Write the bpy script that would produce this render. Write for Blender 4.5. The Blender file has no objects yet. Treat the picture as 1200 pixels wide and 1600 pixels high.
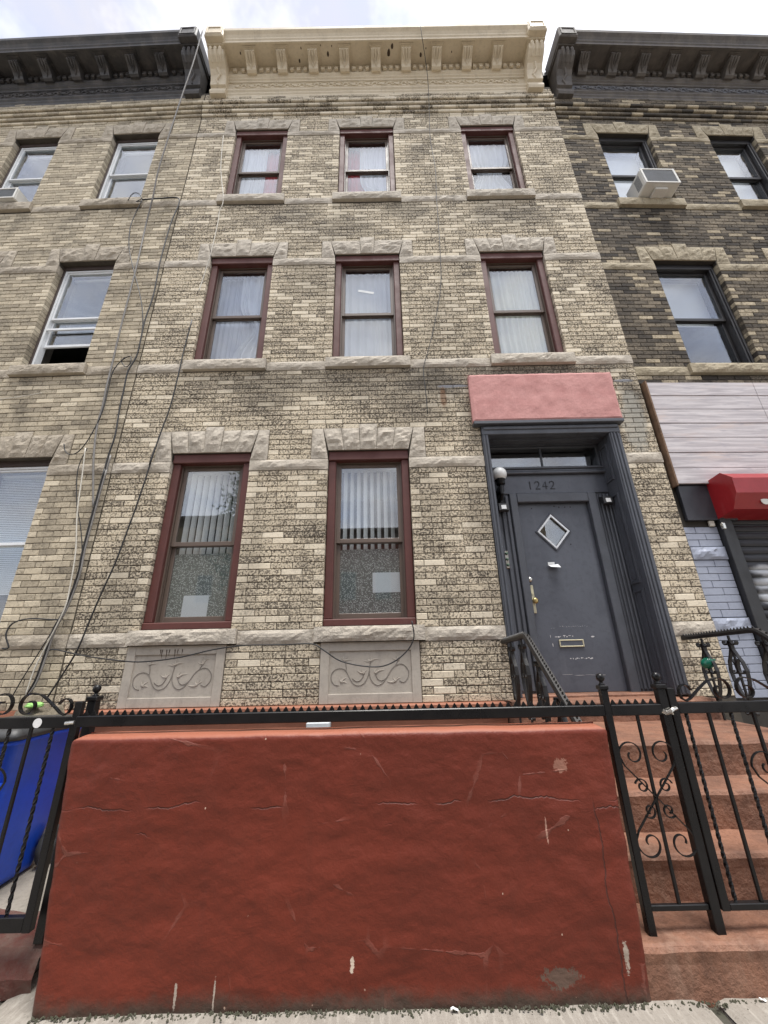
import bpy, math, random
from mathutils import Vector, Matrix, noise
random.seed(7)
R = math.radians
scene = bpy.context.scene
col = scene.collection

# ------------------------------------------------------------------ camera
F_PX, PITCH, ROLL, YAW = 600.0, 0.3583, -0.021, 0.0014
CAM = Vector((-0.0301, -3.96, 1.35))
cp, sp, cy, sy = math.cos(PITCH), math.sin(PITCH), math.cos(YAW), math.sin(YAW)
FWD = Vector((sy * cp, cy * cp, sp))
_r = Vector((cy, -sy, 0.0)); _u = _r.cross(FWD)
RIGHT = _r * math.cos(ROLL) + _u * math.sin(ROLL)
UP = _u * math.cos(ROLL) - _r * math.sin(ROLL)
cd = bpy.data.cameras.new('camera'); cam = bpy.data.objects.new('camera', cd); col.objects.link(cam)
cd.sensor_fit = 'VERTICAL'; cd.sensor_height = 36.0; cd.lens = 36.0 * F_PX / 1600.0
cd.clip_start = 0.02; cd.clip_end = 500
m = Matrix((RIGHT, UP, -FWD)).transposed().to_4x4(); m.translation = CAM
cam.matrix_world = m
scene.camera = cam

# ------------------------------------------------------------------ sky, sun, exposure
SUN = Vector((0.09, -0.235, 1.0)).normalized()
el = math.asin(SUN.z); az = math.atan2(SUN.x, SUN.y)
world = bpy.data.worlds.new('World'); scene.world = world; world.use_nodes = True
nt = world.node_tree; nt.nodes.clear()
def wn(t, **k):
    n = nt.nodes.new(t)
    for a, b in k.items(): setattr(n, a, b)
    return n
sky = wn('ShaderNodeTexSky', sky_type='NISHITA', sun_disc=False, sun_elevation=el, sun_rotation=az)
tc = wn('ShaderNodeTexCoord'); mp = wn('ShaderNodeMapping'); mp.inputs['Scale'].default_value = (1.6, 1.6, 2.6)
mp.inputs['Location'].default_value = (1.9, 0.6, 0.4)
n1 = wn('ShaderNodeTexNoise'); n1.inputs['Scale'].default_value = 2.6; n1.inputs['Detail'].default_value = 7; n1.inputs['Roughness'].default_value = 0.58
cr_ = wn('ShaderNodeValToRGB'); cr_.color_ramp.elements[0].position = 0.36; cr_.color_ramp.elements[1].position = 0.60
cr_.color_ramp.elements[0].color = (0.62, 0.62, 0.62, 1)
n2 = wn('ShaderNodeTexNoise'); n2.inputs['Scale'].default_value = 1.5; n2.inputs['Detail'].default_value = 6; n2.inputs['Roughness'].default_value = 0.6
c2 = wn('ShaderNodeValToRGB'); c2.color_ramp.elements[0].position = 0.40; c2.color_ramp.elements[1].position = 0.60
c2.color_ramp.elements[0].color = (0.50, 0.51, 0.575, 1); c2.color_ramp.elements[1].color = (1, 1, 1, 1)
cm = wn('ShaderNodeMix', data_type='RGBA', blend_type='MULTIPLY'); cm.inputs['Factor'].default_value = 1.0; cm.inputs['A'].default_value = (5.1, 5.02, 5.0, 1)
mx = wn('ShaderNodeMix', data_type='RGBA')
bg = wn('ShaderNodeBackground'); bg.inputs['Strength'].default_value = 0.1
wo = wn('ShaderNodeOutputWorld')
L = nt.links.new
L(tc.outputs['Generated'], mp.inputs['Vector']); L(mp.outputs['Vector'], n1.inputs['Vector'])
L(mp.outputs['Vector'], n2.inputs['Vector']); L(n2.outputs['Fac'], c2.inputs['Fac']); L(c2.outputs['Color'], cm.inputs['B']); L(cm.outputs['Result'], mx.inputs['B'])
L(n1.outputs['Fac'], cr_.inputs['Fac']); L(cr_.outputs['Color'], mx.inputs['Factor'])
L(sky.outputs['Color'], mx.inputs['A']); L(mx.outputs['Result'], bg.inputs['Color']); L(bg.outputs['Background'], wo.inputs['Surface'])
sd = bpy.data.lights.new('sun', 'SUN'); sd.energy = 1.5; sd.angle = R(24); sd.color = (1.0, 0.97, 0.92)
so = bpy.data.objects.new('sun', sd); col.objects.link(so); so.rotation_euler = (-SUN).to_track_quat('-Z', 'Y').to_euler(); so.location = (3, -8, 14)
vs = scene.view_settings
vs.view_transform = 'Standard'; vs.look = 'None'; vs.gamma = 1.0; vs.use_curve_mapping = False; vs.exposure = 1.75
scene.cycles.max_bounces = 6; scene.cycles.diffuse_bounces = 3; scene.cycles.glossy_bounces = 3
scene.cycles.transparent_max_bounces = 12; scene.cycles.caustics_reflective = False; scene.cycles.caustics_refractive = False

# ------------------------------------------------------------------ pixel -> place (pixels of the 1200x1600 photograph)
def ray(x, y): return FWD + RIGHT * ((x - 600) / F_PX) - UP * ((y - 800) / F_PX)
def on_y(x, y, Y=0.0):
    d = ray(x, y); return CAM + d * ((Y - CAM.y) / d.y)
def on_z(x, y, Z=0.0):
    d = ray(x, y); return CAM + d * ((Z - CAM.z) / d.z)
def on_x(x, y, X):
    d = ray(x, y); return CAM + d * ((X - CAM.x) / d.x)
def to_px(p):
    v = p - CAM; z = v.dot(FWD)
    return 600 + F_PX * v.dot(RIGHT) / z, 800 - F_PX * v.dot(UP) / z, z

# ------------------------------------------------------------------ materials
def newmat(name):
    mt = bpy.data.materials.new(name); mt.use_nodes = True
    t = mt.node_tree; t.nodes.clear()
    return mt, t
class G:
    """a small node-graph writer"""
    def __init__(s, t): s.t = t
    def n(s, ty, **k):
        nd = s.t.nodes.new(ty)
        for a, b in k.items(): setattr(nd, a, b)
        return nd
    def put(s, sock, v):
        if hasattr(v, 'is_output') or isinstance(v, bpy.types.NodeSocket): s.t.links.new(v, sock)
        elif isinstance(v, (tuple, list)) and len(v) == 3 and sock.type == 'RGBA': sock.default_value = (*v, 1)
        else: sock.default_value = v
    def math(s, op, a, b=0.0, c=None, clamp=False):
        nd = s.n('ShaderNodeMath', operation=op, use_clamp=clamp)
        s.put(nd.inputs[0], a); s.put(nd.inputs[1], b)
        if c is not None: s.put(nd.inputs[2], c)
        return nd.outputs[0]
    def mix(s, f, a, b, mode='MIX'):
        nd = s.n('ShaderNodeMix', data_type='RGBA', blend_type=mode)
        s.put(nd.inputs['Factor'], f); s.put(nd.inputs['A'], a); s.put(nd.inputs['B'], b)
        return nd.outputs['Result']
    def pos(s): return s.n('ShaderNodeNewGeometry').outputs['Position']
    def obj(s): return s.n('ShaderNodeTexCoord').outputs['Object']
    def scale(s, v, sc):
        nd = s.n('ShaderNodeMapping'); s.put(nd.inputs['Vector'], v); nd.inputs['Scale'].default_value = sc
        return nd.outputs['Vector']
    def shift(s, v, d):
        nd = s.n('ShaderNodeVectorMath', operation='ADD'); s.put(nd.inputs[0], v); s.put(nd.inputs[1], d); return nd.outputs[0]
    def noise(s, v, sc, det=4, ro=0.55, dist=0.0):
        nd = s.n('ShaderNodeTexNoise'); s.put(nd.inputs['Vector'], v)
        nd.inputs['Scale'].default_value = sc; nd.inputs['Detail'].default_value = det; nd.inputs['Roughness'].default_value = ro; nd.inputs['Distortion'].default_value = dist
        return nd.outputs['Fac']
    def vor(s, v, sc, feat='F1', out='Distance'):
        nd = s.n('ShaderNodeTexVoronoi', feature=feat); s.put(nd.inputs['Vector'], v); nd.inputs['Scale'].default_value = sc
        return nd.outputs[out]
    def step(s, v, a, b, o0=0.0, o1=1.0):
        nd = s.n('ShaderNodeMapRange', interpolation_type='SMOOTHSTEP'); s.put(nd.inputs['Value'], v)
        for i, q in zip((1, 2, 3, 4), (a, b, o0, o1)): s.put(nd.inputs[i], q)
        return nd.outputs[0]
    def sep(s, v):
        nd = s.n('ShaderNodeSeparateXYZ'); s.put(nd.inputs[0], v); return nd.outputs
    def bump(s, h, strength=0.4, dist=0.01):
        nd = s.n('ShaderNodeBump'); s.put(nd.inputs['Height'], h); nd.inputs['Strength'].default_value = strength; nd.inputs['Distance'].default_value = dist
        return nd.outputs[0]
    def bsdf(s, color, rough=0.8, metal=0.0, normal=None, spec=0.5):
        nd = s.n('ShaderNodeBsdfPrincipled'); s.put(nd.inputs['Base Color'], color); s.put(nd.inputs['Roughness'], rough)
        s.put(nd.inputs['Metallic'], metal); s.put(nd.inputs['Specular IOR Level'], spec)
        if normal is not None: s.put(nd.inputs['Normal'], normal)
        return nd.outputs[0]
    def out(s, sh):
        o = s.n('ShaderNodeOutputMaterial'); s.t.links.new(sh, o.inputs['Surface'])
    def rnd(s):
        g = s.n('ShaderNodeNewGeometry').outputs['Random Per Island']; o = s.n('ShaderNodeObjectInfo').outputs['Random']
        return s.math('FRACT', s.math('ADD', g, o))
    def blob(s, p, c, rx, rz, soft=0.6, wob=0.35, nz=None):
        """a stain with a ragged edge round the point c (x, z)"""
        x, y, z = s.sep(p)
        a = s.math('DIVIDE', s.math('SUBTRACT', x, c[0]), rx); b = s.math('DIVIDE', s.math('SUBTRACT', z, c[1]), rz)
        d = s.math('SQRT', s.math('ADD', s.math('MULTIPLY', a, a), s.math('MULTIPLY', b, b)))
        d = s.math('ADD', d, s.math('MULTIPLY', s.math('SUBTRACT', nz, 0.5), wob * 4))
        return s.step(d, 1.0 - soft * 0.5, 1.0 + soft * 0.5, 1.0, 0.0)

def plain(name, c, rough=0.7, c2=None, sc=6.0, amt=0.5, bs=0.25, bsc=60.0, bd=0.004, metal=0.0, spec=0.5, dirt=None):
    """one colour with a second one in noisy patches and fine relief"""
    mt, t = newmat(name); g = G(t); p = g.pos()
    c2 = c2 or tuple(q * 0.72 for q in c)
    f = g.step(g.noise(p, sc, 6, 0.6), 0.35, 0.7)
    colr = g.mix(g.math('MULTIPLY', f, amt), c, c2)
    colr = g.mix(g.math('MULTIPLY', g.step(g.noise(p, sc * 9, 4, 0.65), 0.45, 0.75), amt * 0.45), colr, tuple(q * 0.6 for q in c2))
    if dirt:
        dn = g.step(g.noise(g.scale(p, (3.2, 3.2, 0.7)), 2.2, 7, 0.68), 0.52, 0.74)
        colr = g.mix(g.math('MULTIPLY', dn, dirt[1]), colr, dirt[0])
    r2 = g.math('ADD', rough - 0.06, g.math('MULTIPLY', f, 0.12))
    g.out(g.bsdf(colr, r2, metal, g.bump(g.noise(p, bsc, 5, 0.6), bs, bd), spec))
    return mt

def brick_mat(name, light, dark, fleck, fleck_amt, soot_c, soot_amt, blobs=(), pale=(), rvar=0.5):
    mt, t = newmat(name); g = G(t); p = g.pos(); r = g.rnd()
    r2 = g.math('FRACT', g.math('MULTIPLY', r, 17.31)); r3 = g.math('FRACT', g.math('MULTIPLY', r, 53.7))
    big = g.noise(p, 0.85, 6, 0.6); mid = g.noise(p, 4.5, 5, 0.65)
    c = g.mix(g.math('MULTIPLY', g.math('POWER', r, 1.3), rvar), light, dark)
    c = g.mix(g.math('MULTIPLY', mid, 0.28), c, dark)
    # iron flecks, more of them on some bricks and where the wall has weathered
    fa_ = g.noise(g.scale(p, (1.0, 1.0, 1.15)), 44, 2, 0.55, 0.35); fb_ = g.noise(g.shift(p, (3.1, 1.7, 2.2)), 105, 2, 0.5, 0.2)
    fl = g.math('ADD', g.math('MULTIPLY', fa_, 0.66), g.math('MULTIPLY', fb_, 0.34))
    cov = g.math('ADD', g.math('MULTIPLY', g.math('SUBTRACT', g.math('POWER', r2, 1.5), 0.35), 0.060), g.math('MULTIPLY', g.math('SUBTRACT', big, 0.5), 0.11))
    cov = g.math('ADD', cov, g.math('MULTIPLY', g.math('SUBTRACT', mid, 0.5), 0.07))
    th = g.math('SUBTRACT', 0.566 - 0.042 * fleck_amt, cov)
    fk = g.step(g.math('SUBTRACT', fl, th), -0.03, 0.045)
    c = g.mix(g.math('MULTIPLY', fk, g.math('ADD', min(0.7, 0.48 * fleck_amt), g.math('MULTIPLY', r3, 0.25))), c, fleck)
    # soot
    st = g.noise(g.scale(p, (1.4, 1.4, 0.9)), 1.5, 8, 0.7)
    s = g.math('MULTIPLY', g.step(g.math('ADD', st, g.math('MULTIPLY', r3, 0.12)), 0.48, 0.78), soot_amt)
    nz = g.noise(p, 3.3, 7, 0.7)
    for (cx, cz, rx, rz, a) in blobs:
        s = g.math('MAXIMUM', s, g.math('MULTIPLY', g.blob(p, (cx, cz), rx, rz, 1.3, 0.45, nz), a))
    sfine = g.math('MULTIPLY', s, g.step(g.noise(p, 34, 4, 0.7), 0.25, 0.7, 0.55, 1.0))
    c = g.mix(sfine, c, soot_c)
    for (cx, cz, rx, rz, a, pc) in pale:
        c = g.mix(g.math('MULTIPLY', g.blob(p, (cx, cz), rx, rz, 0.5, 0.5, nz), a), c, pc)
    h = g.math('ADD', g.noise(p, 130, 4, 0.6), g.math('MULTIPLY', fl, 1.2))
    g.out(g.bsdf(c, 0.86, 0.0, g.bump(h, 0.5, 0.004), 0.25))
    return mt

def glass_mat(name, f0, tint=(0.95, 0.97, 0.98)):
    """thin clear sheet: mirror share rises toward grazing view, the same from both faces"""
    mt, t = newmat(name); g = G(t); ge = g.n('ShaderNodeNewGeometry')
    dp = g.n('ShaderNodeVectorMath', operation='DOT_PRODUCT'); g.put(dp.inputs[0], ge.outputs['Incoming']); g.put(dp.inputs[1], ge.outputs['Normal'])
    k = g.math('POWER', g.math('SUBTRACT', 1.0, g.math('ABSOLUTE', dp.outputs['Value']), clamp=True), 4.0)
    fac = g.math('ADD', f0, g.math('MULTIPLY', k, 1.0 - f0), clamp=True)
    tr = g.n('ShaderNodeBsdfTransparent'); g.put(tr.inputs['Color'], tint)
    gl = g.n('ShaderNodeBsdfGlossy'); gl.inputs['Roughness'].default_value = 0.01; g.put(gl.inputs['Color'], (0.95, 0.97, 1.0))
    ms = g.n('ShaderNodeMixShader'); g.put(ms.inputs[0], fac); g.put(ms.inputs[1], tr.outputs[0]); g.put(ms.inputs[2], gl.outputs[0])
    g.out(ms.outputs[0]); return mt

def cloth_mat(name, c, thin=0.15):
    mt, t = newmat(name); g = G(t); p = g.pos()
    cc = g.mix(g.math('MULTIPLY', g.noise(p, 5, 4), 0.35), c, tuple(q * 0.75 for q in c))
    d = g.n('ShaderNodeBsdfDiffuse'); g.put(d.inputs['Color'], cc)
    tl = g.n('ShaderNodeBsdfTranslucent'); g.put(tl.inputs['Color'], cc)
    ms = g.n('ShaderNodeMixShader'); ms.inputs[0].default_value = thin; g.put(ms.inputs[1], d.outputs[0]); g.put(ms.inputs[2], tl.outputs[0])
    g.out(ms.outputs[0]); return mt

def red_wall_mat():
    mt, t = newmat('red_painted_stucco'); g = G(t); p = g.pos(); x, y, z = g.sep(p)
    n0 = g.noise(p, 1.3, 6, 0.6); n1 = g.noise(p, 5, 6, 0.65); n2 = g.noise(p, 22, 5, 0.6)
    c = g.mix(g.step(n0, 0.35, 0.68), (0.138, 0.0205, 0.0085), (0.115, 0.0170, 0.0072))
    c = g.mix(g.math('MULTIPLY', g.step(n1, 0.48, 0.75), 0.3), c, (0.145, 0.030, 0.016))
    runs = g.noise(g.scale(p, (9, 9, 0.5)), 2.0, 5, 0.6)
    c = g.mix(g.math('MULTIPLY', g.step(runs, 0.56, 0.72), 0.35), c, (0.105, 0.0175, 0.008))
    # top face: lighter colour painted in for light from above
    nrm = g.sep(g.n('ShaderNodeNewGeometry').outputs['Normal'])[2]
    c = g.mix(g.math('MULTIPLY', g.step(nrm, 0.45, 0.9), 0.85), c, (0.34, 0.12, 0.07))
    # damp grime along the foot
    foot = g.math('SUBTRACT', z, g.math('MULTIPLY', g.noise(p, 6, 8, 0.8), 0.16))
    c = g.mix(g.step(foot, -0.085, 0.0, 0.9, 0.0), c, (0.055, 0.045, 0.034))
    # cracks
    ck = None
    for z0, s0, a0, sd_ in ((0.700, 1.15, 0.16, 0.0), (0.62, 0.7, 0.30, 7.0)):
        w = g.noise(g.shift(g.scale(p, (1, 0, 0)), (sd_, sd_ * 2, 0)), s0 * 2.2, 8, 0.62)
        l = g.math('ABSOLUTE', g.math('SUBTRACT', g.math('SUBTRACT', z, z0), g.math('MULTIPLY', g.math('SUBTRACT', w, 0.5), a0)))
        k = g.step(l, 0.001, 0.0042, 1.0, 0.0)
        k = g.math('MULTIPLY', k, g.step(g.noise(g.shift(p, (sd_ + 4, 0, 0)), 1.7, 3), 0.48 if sd_ == 0 else 0.56, 0.56 if sd_ == 0 else 0.62))
        ck = k if ck is None else g.math('MAXIMUM', ck, k)
    vx = g.math('ABSOLUTE', g.math('SUBTRACT', g.math('SUBTRACT', x, 0.93), g.math('MULTIPLY', g.math('SUBTRACT', g.noise(g.scale(p, (0, 0, 1)), 4, 7), 0.5), 0.12)))
    vk = g.math('MULTIPLY', g.step(vx, 0.001, 0.004, 1.0, 0.0), g.step(z, 0.62, 0.72, 1.0, 0.0))
    ck = g.math('MAXIMUM', ck, vk)
    vd = g.vor(g.shift(g.scale(p, (1, 1, 1)), (0.3, 0, 0.7)), 3.1, 'DISTANCE_TO_EDGE')
    hair = g.math('MULTIPLY', g.step(g.math('ADD', vd, g.math('MULTIPLY', g.math('SUBTRACT', n1, 0.5), 0.25)), 0.0, 0.012, 1.0, 0.0), g.step(g.noise(p, 2.3, 3), 0.50, 0.60))
    c = g.mix(g.math('MULTIPLY', ck, 0.75), c, (0.05, 0.020, 0.015))
    c = g.mix(g.math('MULTIPLY', hair, 0.30), c, (0.30, 0.13, 0.10))
    # paint chips
    chip = g.math('MULTIPLY', g.step(g.math('ADD', g.vor(g.scale(p, (1.0, 1, 0.8)), 11), g.math('MULTIPLY', g.math('SUBTRACT', g.noise(p, 60, 3), 0.5), 0.12)), 0.03, 0.045, 1.0, 0.0), g.step(g.noise(p, 3.1, 2), 0.46, 0.56))
    c = g.mix(g.math('MULTIPLY', chip, 0.9), c, (0.50, 0.36, 0.27))
    nz = g.noise(p, 38, 6, 0.75)
    for (cx, cz, rx, rz, pc, a) in ((0.80, 0.838, 0.03, 0.03, (0.36, 0.18, 0.13), 0.7), (0.665, 0.085, 0.07, 0.03, (0.10, 0.085, 0.065), 0.7), (-0.93, 0.055, 0.006, 0.04, (0.42, 0.36, 0.30), 0.9),
                               (-0.77, 0.05, 0.004, 0.05, (0.42, 0.36, 0.30), 0.9), (0.955, 0.145, 0.012, 0.05, (0.40, 0.34, 0.28), 0.9), (0.69, 0.585, 0.004, 0.05, (0.50, 0.30, 0.23), 0.7),
                               (-0.2, 0.14, 0.010, 0.02, (0.6, 0.5, 0.4), 0.9)):
        c = g.mix(g.math('MULTIPLY', g.blob(p, (cx, cz), rx, rz, 0.12, 0.9, nz), a), c, pc)
    h = g.math('ADD', g.math('MULTIPLY', n1, 1.0), g.math('MULTIPLY', n2, 0.18))
    h = g.math('ADD', h, g.math('MULTIPLY', g.noise(g.scale(p, (1, 1, 1.5)), 7, 5, 0.6, 0.5), 0.5))
    h = g.math('SUBTRACT', h, g.math('MULTIPLY', ck, 0.5)); h = g.math('ADD', h, g.math('MULTIPLY', hair, 0.18))
    g.out(g.bsdf(c, 0.55, 0.0, g.bump(h, 0.6, 0.018), 0.4)); return mt

def sidewalk_mat():
    mt, t = newmat('sidewalk_concrete'); g = G(t); p = g.pos()
    c = g.mix(g.noise(p, 3, 6, 0.65), (0.33, 0.30, 0.26), (0.20, 0.18, 0.155))
    c = g.mix(g.math('MULTIPLY', g.step(g.noise(g.scale(p, (16, 2.5, 1)), 3, 6, 0.7), 0.45, 0.7), 0.55), c, (0.44, 0.41, 0.36))
    c = g.mix(g.math('MULTIPLY', g.step(g.noise(p, 60, 4, 0.7), 0.55, 0.72), 0.6), c, (0.14, 0.125, 0.105))
    c = g.mix(g.math('MULTIPLY', g.step(g.noise(p, 11, 6, 0.7), 0.58, 0.72), 0.6), c, (0.17, 0.15, 0.12))
    g.out(g.bsdf(c, 0.9, 0, g.bump(g.noise(p, 70, 6, 0.7), 0.6, 0.006), 0.3)); return mt

def film_mat():
    mt, t = newmat('privacy_film'); g = G(t); p = g.pos()
    v = g.vor(g.scale(p, (1, 0, 1)), 80); f = g.step(v, 0.22, 0.5)
    c = g.mix(f, (0.72, 0.74, 0.69), (0.25, 0.27, 0.25))
    d = g.n('ShaderNodeBsdfDiffuse'); g.put(d.inputs['Color'], c)
    tr = g.n('ShaderNodeBsdfTransparent'); g.put(tr.inputs['Color'], (0.8, 0.86, 0.84))
    ms = g.n('ShaderNodeMixShader'); g.put(ms.inputs[0], g.math('SUBTRACT', 0.92, g.math('MULTIPLY', f, 0.22))); g.put(ms.inputs[1], tr.outputs[0]); g.put(ms.inputs[2], d.outputs[0])
    g.out(ms.outputs[0]); return mt

def siding_mat():
    mt, t = newmat('weathered_siding'); g = G(t); p = g.pos(); r = g.rnd()
    q = g.shift(g.scale(p, (0.55, 1, 9)), (0, 0, 0))
    gr = g.noise(q, 3.0, 6, 0.62, 0.6); g2 = g.noise(g.scale(p, (0.9, 1, 4)), 1.6, 4, 0.6)
    c = g.mix(g.step(gr, 0.35, 0.68), (0.40, 0.37, 0.385), (0.64, 0.605, 0.61))
    c = g.mix(g.math('MULTIPLY', g.step(g2, 0.52, 0.7), 0.6), c, (0.62, 0.50, 0.44))
    c = g.mix(g.math('MULTIPLY', g.step(g.noise(g.scale(p, (1.1, 1, 6)), 4, 5), 0.55, 0.72), 0.5), c, (0.28, 0.27, 0.32))
    c = g.mix(g.math('MULTIPLY', r, 0.2), c, (0.45, 0.42, 0.43))
    g.out(g.bsdf(c, 0.6, 0, g.bump(gr, 0.15, 0.003), 0.4)); return mt

def shutter_mat():
    mt, t = newmat('sprayed_shutter'); g = G(t); p = g.pos(); nz = g.noise(p, 6, 4, 0.6)
    c = g.mix(g.noise(p, 3, 5), (0.045, 0.047, 0.055), (0.075, 0.078, 0.088))
    for (cx, cz, rx, rz) in ((4.02, 2.12, 0.20, 0.05), (4.06, 1.98, 0.24, 0.07), (4.0, 1.83, 0.18, 0.06), (4.12, 1.70, 0.16, 0.05)):
        c = g.mix(g.math('MULTIPLY', g.blob(p, (cx, cz), rx, rz, 0.9, 0.25, nz), 0.9), c, (0.72, 0.75, 0.78))
    g.out(g.bsdf(c, 0.4, 0.1, g.bump(g.noise(p, 40, 4), 0.1, 0.003))); return mt

MAIN_BLOBS = [(-1.0, 4.60, 1.3, 0.20, 0.62), (-1.45, 4.42, 0.40, 0.26, 0.62), (0.62, 4.60, 0.48, 0.30, 0.92), (1.9, 4.72, 1.2, 0.11, 0.9), (0.35, 4.30, 0.40, 0.38, 0.6), (-0.2, 4.55, 0.35, 0.28, 0.6),
              (-1.35, 7.78, 0.45, 0.26, 0.62), (0.45, 7.86, 0.36, 0.24, 0.6), (2.0, 7.72, 0.8, 0.26, 0.6), (-0.6, 7.5, 0.6, 0.30, 0.5), (1.05, 4.05, 0.12, 0.5, 0.5), (1.05, 2.8, 0.18, 0.6, 0.5),
              (3.07, 4.25, 0.13, 0.4, 0.9), (0.0, 10.7, 0.6, 0.05, 0.6), (-1.9, 10.68, 0.5, 0.05, 0.6), (2.2, 10.66, 0.9, 0.06, 0.6), (-0.85, 6.4, 0.5, 0.5, 0.42), (-2.75, 1.9, 0.22, 0.7, 0.45), (-1.45, 2.4, 0.12, 0.8, 0.35), (0.45, 3.0, 0.16, 0.6, 0.35), (0.85, 5.6, 0.3, 0.7, 0.3)]
MAIN_PALE = [(3.0, 3.95, 0.15, 0.4, 0.75, (0.36, 0.35, 0.31)), (0.86, 4.50, 0.2, 0.022, 0.8, (0.20, 0.21, 0.24)), (3.02, 4.53, 0.14, 0.02, 0.9, (0.30, 0.31, 0.34)), (0.74, 4.33, 0.04, 0.14, 0.7, (0.16, 0.075, 0.035))]
MT = {}
MT['brick'] = brick_mat('flecked_cream_brick', (0.68, 0.59, 0.445), (0.50, 0.43, 0.315), (0.058, 0.046, 0.036), 1.4, (0.040, 0.035, 0.032), 0.52, MAIN_BLOBS, MAIN_PALE)
MT['brick_clean'] = brick_mat('clean_cream_brick', (0.76, 0.68, 0.54), (0.63, 0.545, 0.405), (0.10, 0.08, 0.055), 0.35, (0.07, 0.06, 0.05), 0.25, MAIN_BLOBS, MAIN_PALE)
MT['lbrick'] = brick_mat('tan_brick', (0.60, 0.52, 0.385), (0.24, 0.205, 0.155), (0.07, 0.055, 0.04), 0.55, (0.065, 0.057, 0.048), 0.6, rvar=0.62)
MT['lbrick_clean'] = brick_mat('pale_tan_brick', (0.70, 0.62, 0.475), (0.48, 0.41, 0.30), (0.09, 0.07, 0.05), 0.35, (0.07, 0.06, 0.05), 0.35)
MT['rbrick'] = brick_mat('sooty_brick', (0.27, 0.225, 0.165), (0.050, 0.043, 0.037), (0.03, 0.026, 0.022), 1.0, (0.030, 0.027, 0.025), 0.85, rvar=1.0)
MT['rbrick_clean'] = brick_mat('worn_sooty_brick', (0.54, 0.46, 0.33), (0.28, 0.23, 0.155), (0.05, 0.04, 0.03), 0.7, (0.04, 0.035, 0.03), 0.5)
MT['blue_brick'] = plain('blue_grey_painted_brick', (0.33, 0.36, 0.44), 0.5, (0.27, 0.295, 0.37), 4, 0.5)
MT['mortar'] = plain('old_mortar', (0.085, 0.072, 0.057), 0.95, (0.045, 0.039, 0.032), 8, 0.6)
MT['mortar_dark'] = plain('sooty_mortar', (0.04, 0.035, 0.03), 0.95)
MT['stone'] = plain('limestone', (0.50, 0.45, 0.375), 0.9, (0.39, 0.345, 0.285), 5, 0.6, 0.9, 32, 0.014, dirt=((0.17, 0.15, 0.125), 0.45))
MT['stone_l'] = plain('tan_limestone', (0.44, 0.385, 0.305), 0.9, (0.32, 0.275, 0.215), 5, 0.7, 0.9, 32, 0.014, dirt=((0.13, 0.11, 0.09), 0.5))
MT['stone_r'] = plain('ochre_limestone', (0.42, 0.36, 0.255), 0.9, (0.29, 0.245, 0.17), 5, 0.7, 0.9, 32, 0.014, dirt=((0.10, 0.085, 0.065), 0.5))
MT['panel'] = plain('carved_limestone', (0.45, 0.405, 0.345), 0.85, (0.36, 0.32, 0.27), 4, 0.6, 0.3, 80, 0.004, dirt=((0.20, 0.18, 0.155), 0.35))
MT['groove'] = plain('grime_and_shadow_in_carving', (0.245, 0.22, 0.19), 0.9)  # darker tone stands for dirt and shadow in the incised lines
MT['cream'] = plain('cream_cornice_paint', (0.69, 0.60, 0.45), 0.55, (0.58, 0.495, 0.36), 3, 0.5, 0.15, 40, 0.004, dirt=((0.22, 0.17, 0.11), 0.25))
MT['rust_spot'] = plain('rust_through_paint', (0.07, 0.045, 0.03), 0.9)
MT['black_cornice'] = plain('peeling_black_cornice', (0.035, 0.034, 0.036), 0.55, (0.11, 0.10, 0.095), 5, 0.65, 0.4, 40, 0.006, dirt=((0.17, 0.15, 0.13), 0.4))
MT['grey_cornice'] = plain('weathered_grey_cornice', (0.085, 0.075, 0.068), 0.65, (0.17, 0.15, 0.13), 5, 0.7, 0.4, 40, 0.006, dirt=((0.045, 0.035, 0.03), 0.6))
MT['grey_frieze'] = plain('slate_blue_frieze', (0.12, 0.125, 0.145), 0.65, (0.20, 0.19, 0.18), 7, 0.6)
MT['casing'] = plain('oxblood_paint', (0.098, 0.028, 0.022), 0.6, (0.065, 0.019, 0.016), 4, 0.5, 0.2, 35, 0.004, dirt=((0.14, 0.075, 0.06), 0.25))
MT['sash'] = plain('brown_aluminium', (0.135, 0.10, 0.08), 0.42, (0.10, 0.075, 0.06), 5, 0.4, 0.05)
MT['white_sash'] = plain('white_aluminium', (0.78, 0.80, 0.82), 0.4, (0.66, 0.68, 0.69), 5, 0.5, 0.05)
MT['black_sash'] = plain('black_window_frame', (0.022, 0.021, 0.023), 0.4, (0.04, 0.037, 0.036), 5, 0.5, 0.08)
MT['brown_jamb'] = plain('dark_brown_jamb', (0.055, 0.036, 0.030), 0.7)
MT['glass'] = glass_mat('window_glass', 0.12)
MT['film'] = film_mat()
MT['curtain'] = cloth_mat('white_curtain', (0.80, 0.81, 0.84))
MT['sheer'] = cloth_mat('grey_sheer', (0.62, 0.63, 0.68))  # lavender grey also stands for sky reflected in a pane
MT['curtain_cream'] = cloth_mat('cream_curtain', (0.82, 0.80, 0.68))
MT['curtain_red'] = cloth_mat('red_curtain', (0.62, 0.10, 0.11))
MT['blind'] = plain('off_white_blind', (0.78, 0.78, 0.76), 0.6, (0.70, 0.70, 0.68), 4, 0.3, 0.03)
MT['shade_grey'] = plain('grey_brown_shade', (0.15, 0.14, 0.13), 0.8)
MT['room'] = plain('dim_room', (0.10, 0.095, 0.09), 0.95)
MT['paper'] = plain('paper', (0.80, 0.82, 0.82), 0.8, (0.74, 0.76, 0.77), 12, 0.3, 0.04)
MT['door'] = plain('slate_door_paint', (0.088, 0.096, 0.118), 0.40, (0.060, 0.066, 0.083), 2.5, 0.7, 0.16, 14, 0.007, dirt=((0.15, 0.155, 0.175), 0.25))
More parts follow.
